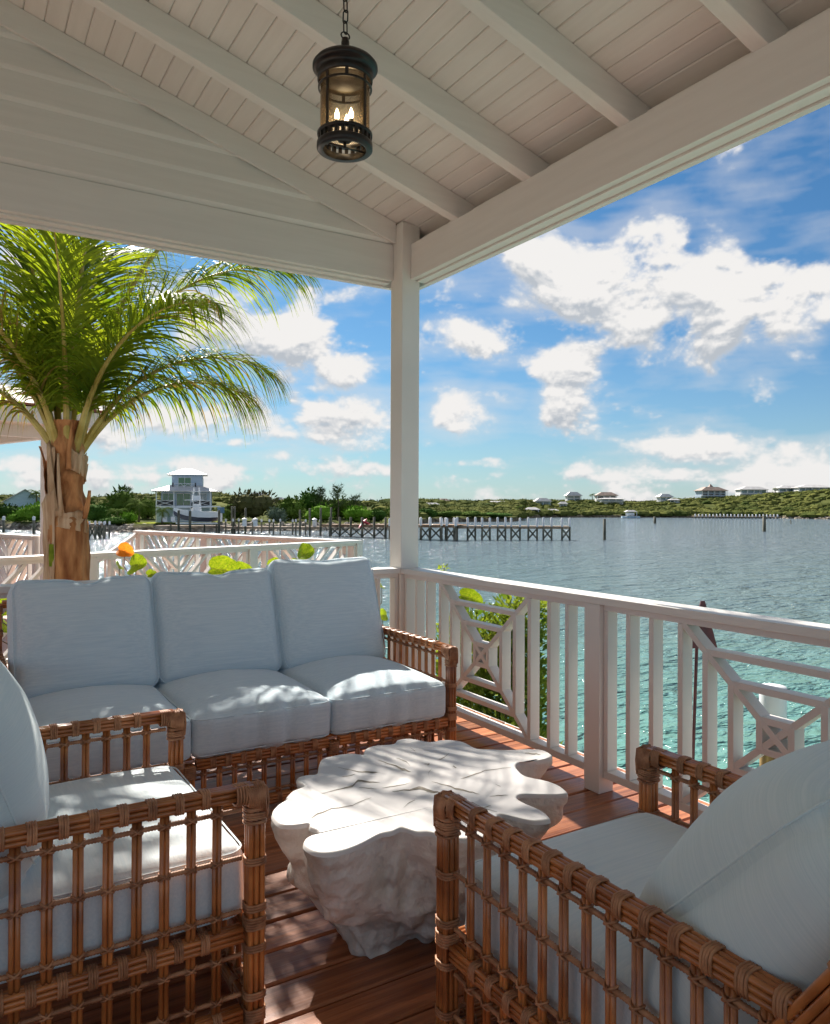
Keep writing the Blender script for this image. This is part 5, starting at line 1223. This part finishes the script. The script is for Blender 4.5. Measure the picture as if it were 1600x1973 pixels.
# light blue house, far left
p, D = gpos(8, 26)
sh2 = thing('gabled_house', 'light blue gabled house with grey roof at the far left edge', 'house', tuple(p - Vector((0, 0, .4))), math.radians(-31.4 - 8))
hb('wall', -7, 3.3, 0, 7, 0, 2.9, 'house_lightblue', sh2)
mb = MB(); mb.add([(3.3, 0, 2.9), (3.3, 7, 2.9), (3.3, 3.5, 5.1), (2.9, 0, 2.9), (2.9, 7, 2.9), (2.9, 3.5, 5.1)], [(0, 1, 2), (3, 5, 4), (0, 3, 4, 1), (1, 4, 5, 2), (2, 5, 3, 0)]); part('gable_wall', mb, M['house_lightblue'], sh2)
for s_ in (0, 1):
    y0, y1 = (-.45, 3.5) if s_ == 0 else (7.45, 3.5); mb = MB(); mb.add([(-7.4, y0, 2.66), (3.8, y0, 2.66), (3.8, y1, 5.16), (-7.4, y1, 5.16), (-7.4, y0, 2.8), (3.8, y0, 2.8), (3.8, y1, 5.3), (-7.4, y1, 5.3)], [(0, 3, 2, 1), (4, 5, 6, 7), (0, 1, 5, 4), (1, 2, 6, 5), (2, 3, 7, 6), (3, 0, 4, 7)]); part('roof', mb, M['metalroof'], sh2)
sh2.rotation_euler = (0, 0, math.radians(-31.4 - 62))
win(.9, 2.4, .8, 2.2, 3.3, 'glass_dark', sh2, side=True); win(3.3, 4.7, .8, 2.2, 3.3, 'glass_dark', sh2, side=True); win(5.2, 6.4, .8, 2.2, 3.3, 'glass_dark', sh2, side=True)

def farhouse(px0, px1, ytop, ybase, t, label, wall, roof, stories=1, win_='glass_teal', stilts=0, cupola=0):
    pxm = (px0 + px1) / 2; p, D = gpos(pxm, t); k = D / FPX; W = (px1 - px0) * k; zb = 1.338 + (CY + .0 - ybase) * k; zt_ = 1.338 + (CY - ytop) * k; H = zt_ - zb; wh = H * .55; dz = max(0, zb - p.z) + .6
    o = thing('hillside_house', label, 'house', (p.x, p.y, zb), math.radians(-31.4 + rnd.uniform(-8, 8)))
    hb('foundation', -W / 2 + .2, W / 2 - .2, .2, W * .5, -dz, 0, wall, o); hb('wall', -W / 2 + .3, W / 2 - .3, 0, W * .5, 0, wh, wall, o)
    hip('roof', -W / 2 - .3, W / 2 + .3, -1.3, W * .5 + .5, wh, H, .45, roof, o)
    n = max(2, int(W / 2.6))
    for s_ in range(stories):
        for i in range(n):
            x0 = -W / 2 + .6 + (W - 1.2) * i / n; h0 = wh / stories
            hb('window', x0 + .15, x0 + (W - 1.2) / n - .2, -.04, -.004, h0 * s_ + .22 * h0, h0 * (s_ + 1) - .15 * h0, win_, o)
    for i in range(n + 1):
        x0 = -W / 2 + .3 + (W - .6) * i / n; hb('column', x0 - .09, x0 + .09, -1.15, -.97, -.1, wh, 'louvre', o)
    hb('terrace', -W / 2, W / 2, -1.3, 0, -.25, -.05, 'louvre', o)
    if cupola: hip('cupola', -W * .08, W * .08, W * .15, W * .35, H * .95, H * 1.35, .05, roof, o)
for a in ((812, 852, 960, 975, 50, 'low white hip-roofed house just right of the porch post', 'house_white', 'metalroof'), (846, 866, 952, 963, 70, 'small grey box-shaped house on the low ridge', 'house_white', 'darkroof', 2), (1032, 1062, 950, 965, 40, 'blue-grey house with white roof and dark windows on the far shore', 'house_lightblue', 'metalroof'),
          (1078, 1094, 957, 967, 36, 'tiny white house below the two-storey white house', 'house_white', 'metalroof'), (1092, 1121, 938, 955, 70, 'two-storey white house with grey roof on the far ridge', 'house_white', 'metalroof', 2), (1150, 1190, 938, 953, 62, 'house with wide brown hipped roof on the far ridge', 'house_white', 'darkroof', 1, 'glass_dark'), (1158, 1203, 949, 955, 50, 'long low white roof in front of the brown hipped house', 'house_white', 'metalroof'),
          (1270, 1297, 941, 955, 62, 'pale grey hip-roofed house in the middle of the ridge', 'house_white', 'metalroof'), (1291, 1309, 950, 957, 54, 'little white annex below the pale grey ridge house', 'house_white', 'metalroof'), (1350, 1402, 927, 944, 72, 'dark-roofed house with small cupola on the ridge', 'house_blue', 'darkroof', 2, 'glass_dark', 0, 1),
          (1427, 1479, 926, 940, 72, 'white house with pale blue glazing on the ridge', 'house_white', 'metalroof'), (1500, 1545, 924, 936, 74, 'left wing of the long low glazed house at the right edge', 'house_white', 'metalroof'), (1540, 1602, 922, 935, 74, 'right wing of the long low glazed house at the right edge', 'house_white', 'metalroof'),
          (1012, 1040, 968, 979, 10, 'white waterside house with pitched roof on the far shore', 'house_white', 'metalroof'), (1053, 1078, 971, 980, 8, 'flat white block by the water on the far shore', 'house_white', 'metalroof'), (700, 735, 961, 975, 60, 'white roofed house behind the trees left of the porch post', 'house_white', 'metalroof'),
          (478, 522, 942, 966, 60, 'white-roofed house peeping over the olive-brown tree', 'house_white', 'metalroof'), (530, 548, 951, 970, 70, 'white gabled house behind the trees between the docks', 'house_white', 'metalroof'), (590, 605, 951, 966, 80, 'small pale house behind the casuarinas', 'house_white', 'metalroof'), (935, 985, 956, 966, 60, 'pair of pale roofs behind the low far shore', 'house_white', 'metalroof')):
    farhouse(*a)

# docks and piles
def wpos(px, D, z=0): x, y = lf((px - 800) / FPX * D, D); return Vector((x, y, z))
def zat(y, D): return 1.338 + (CY - y) / FPX * D
def pile(name, par, p, z0, z1, r=.15, m='pile', sleeve=0):
    mb = MB(); mb.lathe([(r, z0), (r * .97, z1), (0, z1 + .03)], 9, (p.x, p.y, 0)); o = part(name, mb, M[m], par, True)
    if sleeve: mb = MB(); mb.lathe([(r + .02, z1 - sleeve), (r + .02, z1 + .03), (0, z1 + .1)], 9, (p.x, p.y, 0)); part('white_sleeve', mb, M['sleeve'], o, True)
    return o
def dock(label, pts, ydeck, w_, m, piles, sleeve, ypile, brace, back=True, pr=.14, planks=True):
    "pts: (px, D) along the dock; piles: px list"
    o = thing('dock', label, 'dock'); Ds = [(a, b_) for a, b_ in pts]
    dpx = lambda px: interp(px, Ds)
    for (a, da), (b_, db) in zip(pts, pts[1:]):
        n = max(1, int(abs(b_ - a) / 30))
        for i in range(n):
            pa = a + (b_ - a) * i / n; pb = a + (b_ - a) * (i + 1) / n; A_ = wpos(pa, dpx(pa)); B_ = wpos(pb, dpx(pb)); zd = zat(ydeck, dpx(pa))
            dr = (B_ - A_).normalized(); sd = Vector((-dr.y, dr.x, 0)) * w_ / 2
            A_ += sd; B_ += sd
            mb = MB(); mb.bar(A_ + Vector((0, 0, zd)), B_ + Vector((0, 0, zd)), w_, .09); part('walkway', mb, M[m], o)
            mb = MB(); mb.bar(A_ - sd + Vector((0, 0, zd - .16)), B_ - sd + Vector((0, 0, zd - .16)), .1, .22); part('edge_beam', mb, M[m], o)
    PP = []
    for px in piles:
        p = wpos(px, dpx(px)); zt_ = zat(ypile, dpx(px)) + rnd.uniform(-.05, .05); pile('pile', o, p, WZ - 1, zt_, pr, 'pile', sleeve); PP.append(p)
        if back: q = p + FV * w_; pile('pile', o, q, WZ - 1, zt_, pr, 'pile', sleeve)
    for i in brace:
        a, b_ = PP[i], PP[i + 1]; zd = zat(ydeck, dpx(piles[i])) - .25
        for z0, z1 in ((WZ + .15, zd), (zd, WZ + .15)):
            mb = MB(); mb.bar(a + Vector((0, 0, z0)), b_ + Vector((0, 0, z1)), .06, .16); part('cross_brace', mb, M['pile'], o)
    return o
dock('long timber dock with tall white-sleeved piles right of the porch post', [(878, 86), (1100, 87)], 1005, 1.8, 'dockwood', [882, 902, 917, 930, 945, 960, 975, 986, 1003, 1019, 1036, 1048, 1064, 1084, 1099], .95, 989, [1, 3, 5, 7, 9, 11, 13], False, .11)
dock('wide brown timber dock platform with crossed braces behind the porch post', [(745, 88), (880, 84)], 1003, 3.2, 'dockwood_brown', [752, 776, 800, 812, 830, 852, 862, 879], .8, 991, [0, 1, 3, 4, 6], True, .13)
dock('low brown dock with crossed braces and bare posts left of the porch post', [(620, 96), (745, 89)], 1003, 2.4, 'dockwood_brown', [637, 656, 677, 699, 722, 744], 0, 989, [0, 1, 2, 3, 4], False, .15)
dock('pale walkway dock with white-capped posts in front of the shore trees', [(424, 102), (620, 98)], 1008, 1.6, 'dockwood', [436, 450, 461, 473, 488, 505, 520, 528, 541, 565, 571, 590, 618], .28, 994, [], False, .10)
dock('small dark dock with crossed braces beside the palm trunk', [(170, 84), (203, 86)], 1004, 1.6, 'dockwood', [173, 184, 192, 201], .3, 1000, [0, 1, 2], True, .09)
dock('far dock with a row of white piles under the hill', [(1338, 248), (1500, 246)], 984, 2.5, 'dockwood', [1341 + 6.9 * i for i in range(24)], .8, 980, [], False, .2)
dock('low walkway dock under the boat lift in front of the stilt house', [(300, 104), (430, 103)], 1007, 1.4, 'dockwood', [330, 345, 367, 395, 418], 0, 1003, [], False, .12)
for px, D, y, r, lb in ((345, 100, 977, .17, 'tall weathered pile left of the boat'), (367, 100, 978, .17, 'tall weathered pile in front of the boat bow'), (423, 101, 976, .17, 'tall weathered pile right behind the boat engines'), (448, 103, 969, .14, 'tall slim pile, left one of the pair right of the stilt house'), (453, 103, 969, .14, 'tall slim pile, right one of the pair right of the stilt house'),
                        (474, 101, 972, .14, 'tall slim pile in front of the olive-brown tree'), (579, 97, 975, .13, 'tall slim pile before the dark green tree'), (598, 96, 972, .13, 'slim pile rising left of the casuarinas'), (619, 96, 971, .13, 'slim pile in front of the slim casuarina'), (639, 95, 970, .13, 'slim pile in front of the tall casuarina'),
                        (1166, 88, 990, .17, 'single dark pile standing in open water right of the long dock'), (1263, 172, 985, .3, 'distant single dark pile in the middle of the bay'), (1474, 120, 983, .26, 'thick single dark pile at the right of the bay'), (1525, 175, 990, .1, 'thin short stake far out at the right'), (8, 84, 991, .14, 'short pile at the far left edge'), (66, 84, 991, .14, 'short pile with pale top left of the pavilion post')):
    p = wpos(px, D); o = thing('mooring_pile', lb, 'mooring pile', (p.x, p.y, WZ - 1)); q = pile('pile_shaft', o, Vector((0, 0, 0)), 0, zat(y, D) - WZ + 1, r, 'pile', .35 if px < 100 else 0)
for px, lb in ((472, 'white pump box on the pale walkway dock, left one'), (493, 'white pump box on the pale walkway dock, right one'), (607, 'small white box on a post at the end of the pale walkway dock')):
    D = 99; p = wpos(px, D); o = thing('dock_box', lb, 'dock box', (p.x, p.y, zat(1007, D))); mb = MB(); mb.lathe([(.30, 0), (.30, .75), (.22, .85)], 8); part('box_body', mb, M['sleeve'], o); mb = MB(); mb.lathe([(.36, .85), (.36, .95), (0, 1.15)], 8); part('box_lid', mb, M['sleeve'], o)
for i, (px, c, lb) in enumerate(((700, 'red', 'crimson kayak lying on the brown dock'), (708, 'red', 'second crimson kayak propped beside the first'))):
    p = wpos(px, 92); o = thing('kayak', lb, 'kayak', (p.x, p.y, zat(1002, 92) + .1)); o.rotation_euler = (0, -.5 + i * .8, .6); mb = MB(); mb.lathe([(0.01, -1.2), (.2, -.7), (.28, 0), (.2, .7), (.01, 1.2)], 8); 
    for j, v in enumerate(mb.v): mb.v[j] = (v[2], v[0], v[1] * .5)
    part('kayak_hull', mb, M[c], o, True); mb = MB(); mb.box(-.3, .3, -.12, .12, .1, .17); part('cockpit', mb, M['black'], o)

# boat on its lift
BD = 102.; bk = BD / FPX; p = wpos(380, BD)
bt = thing('motor_boat', 'white sport fishing boat with dark bottom and three navy outboards on a lift', 'boat', (p.x, p.y, zat(1000, BD)), math.radians(-31.4 + 24))
def loft(sections):
    mb = MB(); n = len(sections[0]); vs = [q for s_ in sections for q in s_]; mb.add(vs, [(i * n + j, i * n + j + 1, (i + 1) * n + j + 1, (i + 1) * n + j) for i in range(len(sections) - 1) for j in range(n - 1)] + [tuple(range(n))]); return mb
secH = []; secB = []
for x, hw2, zk, zc, zs_ in ((2.7, .95, .2, .7, 1.45), (1.5, 1.0, .1, .65, 1.45), (0, 1.0, .12, .7, 1.5), (-1.4, .85, .3, .9, 1.65), (-2.4, .45, .6, 1.2, 1.85), (-3.0, .03, 1.1, 1.6, 2.0)):
    secB.append([(x, -hw2 * .9, zc), (x, 0, zk), (x, hw2 * .9, zc)]); secH.append([(x, -hw2, zs_), (x, -hw2 * .9, zc), (x, hw2 * .9, zc), (x, hw2, zs_), (x, -hw2, zs_)])
part('hull_bottom', loft(secB), M['hull_dark'], bt); part('hull', loft(secH), M['boat_white'], bt)
def bb(name, x0, x1, y0, y1, z0, z1, m, par=bt): mb = MB(); mb.box(x0, x1, y0, y1, z0, z1); return part(name, mb, M[m], par)
bb('console', -.6, .5, -.4, .4, 1.4, 2.5, 'boat_white'); bb('windscreen', -.75, -.6, -.4, .4, 1.9, 2.7, 'glass_dark'); bb('hardtop', -1.5, .8, -.85, .85, 2.95, 3.05, 'boat_white'); bb('upper_station', -.6, .4, -.5, .5, 3.05, 3.6, 'boat_white'); bb('upper_top', -.7, .5, -.6, .6, 4.1, 4.17, 'boat_white')
for x in (-.6, .5):
    for y in (-.6, .6): mb = MB(); mb.cyl((x, y, 1.4), (x * .6, y * .6, 4.7), .035, 6); part('tower_leg', mb, M['boat_white'], bt)
for y in (-.62, 0, .62):
    o = bb('outboard_cowl', 2.85, 3.5, y - .26, y + .26, 1.25, 2.05, 'boat_navy'); o2 = bb('outboard_leg', 2.95, 3.25, y - .1, y + .1, .1, 1.25, 'boat_white', o)
lb_ = thing('boat_lift', 'timber and steel boat lift cradle under the motor boat', 'boat lift', (p.x, p.y, zat(1003, BD)), math.radians(-31.4 + 24)); bb('cradle_beam', -2.6, 2.8, -1.0, -.85, 0, .15, 'louvre', lb_); bb('cradle_beam', -2.6, 2.8, .85, 1.0, 0, .15, 'louvre', lb_); bb('top_beam', -2.7, 2.9, -1.3, -1.2, 2.3, 2.42, 'louvre', lb_)
p = wpos(1216, 240); o = thing('boat_lift', 'far white canopied boat lift with pale blue boat under the hill', 'boat lift', (p.x, p.y, WZ), math.radians(-31.4)); bb('hull', -4, 4, -1, 1, .2, 1.0, 'house_lightblue', o); o.scale = (.7, .7, .7); bb('cabin', -1.5, 1.5, -.9, .9, 1.3, 2.6, 'boat_white', o); hip('canopy', -2.6, 2.6, -1.8, 1.8, 3.0, 3.8, .5, 'metalroof', o)
for x in (-2.4, 2.4): bb('canopy_post', x - .12, x + .12, -1.5, -1.3, -.5, 3, 'sleeve', o)
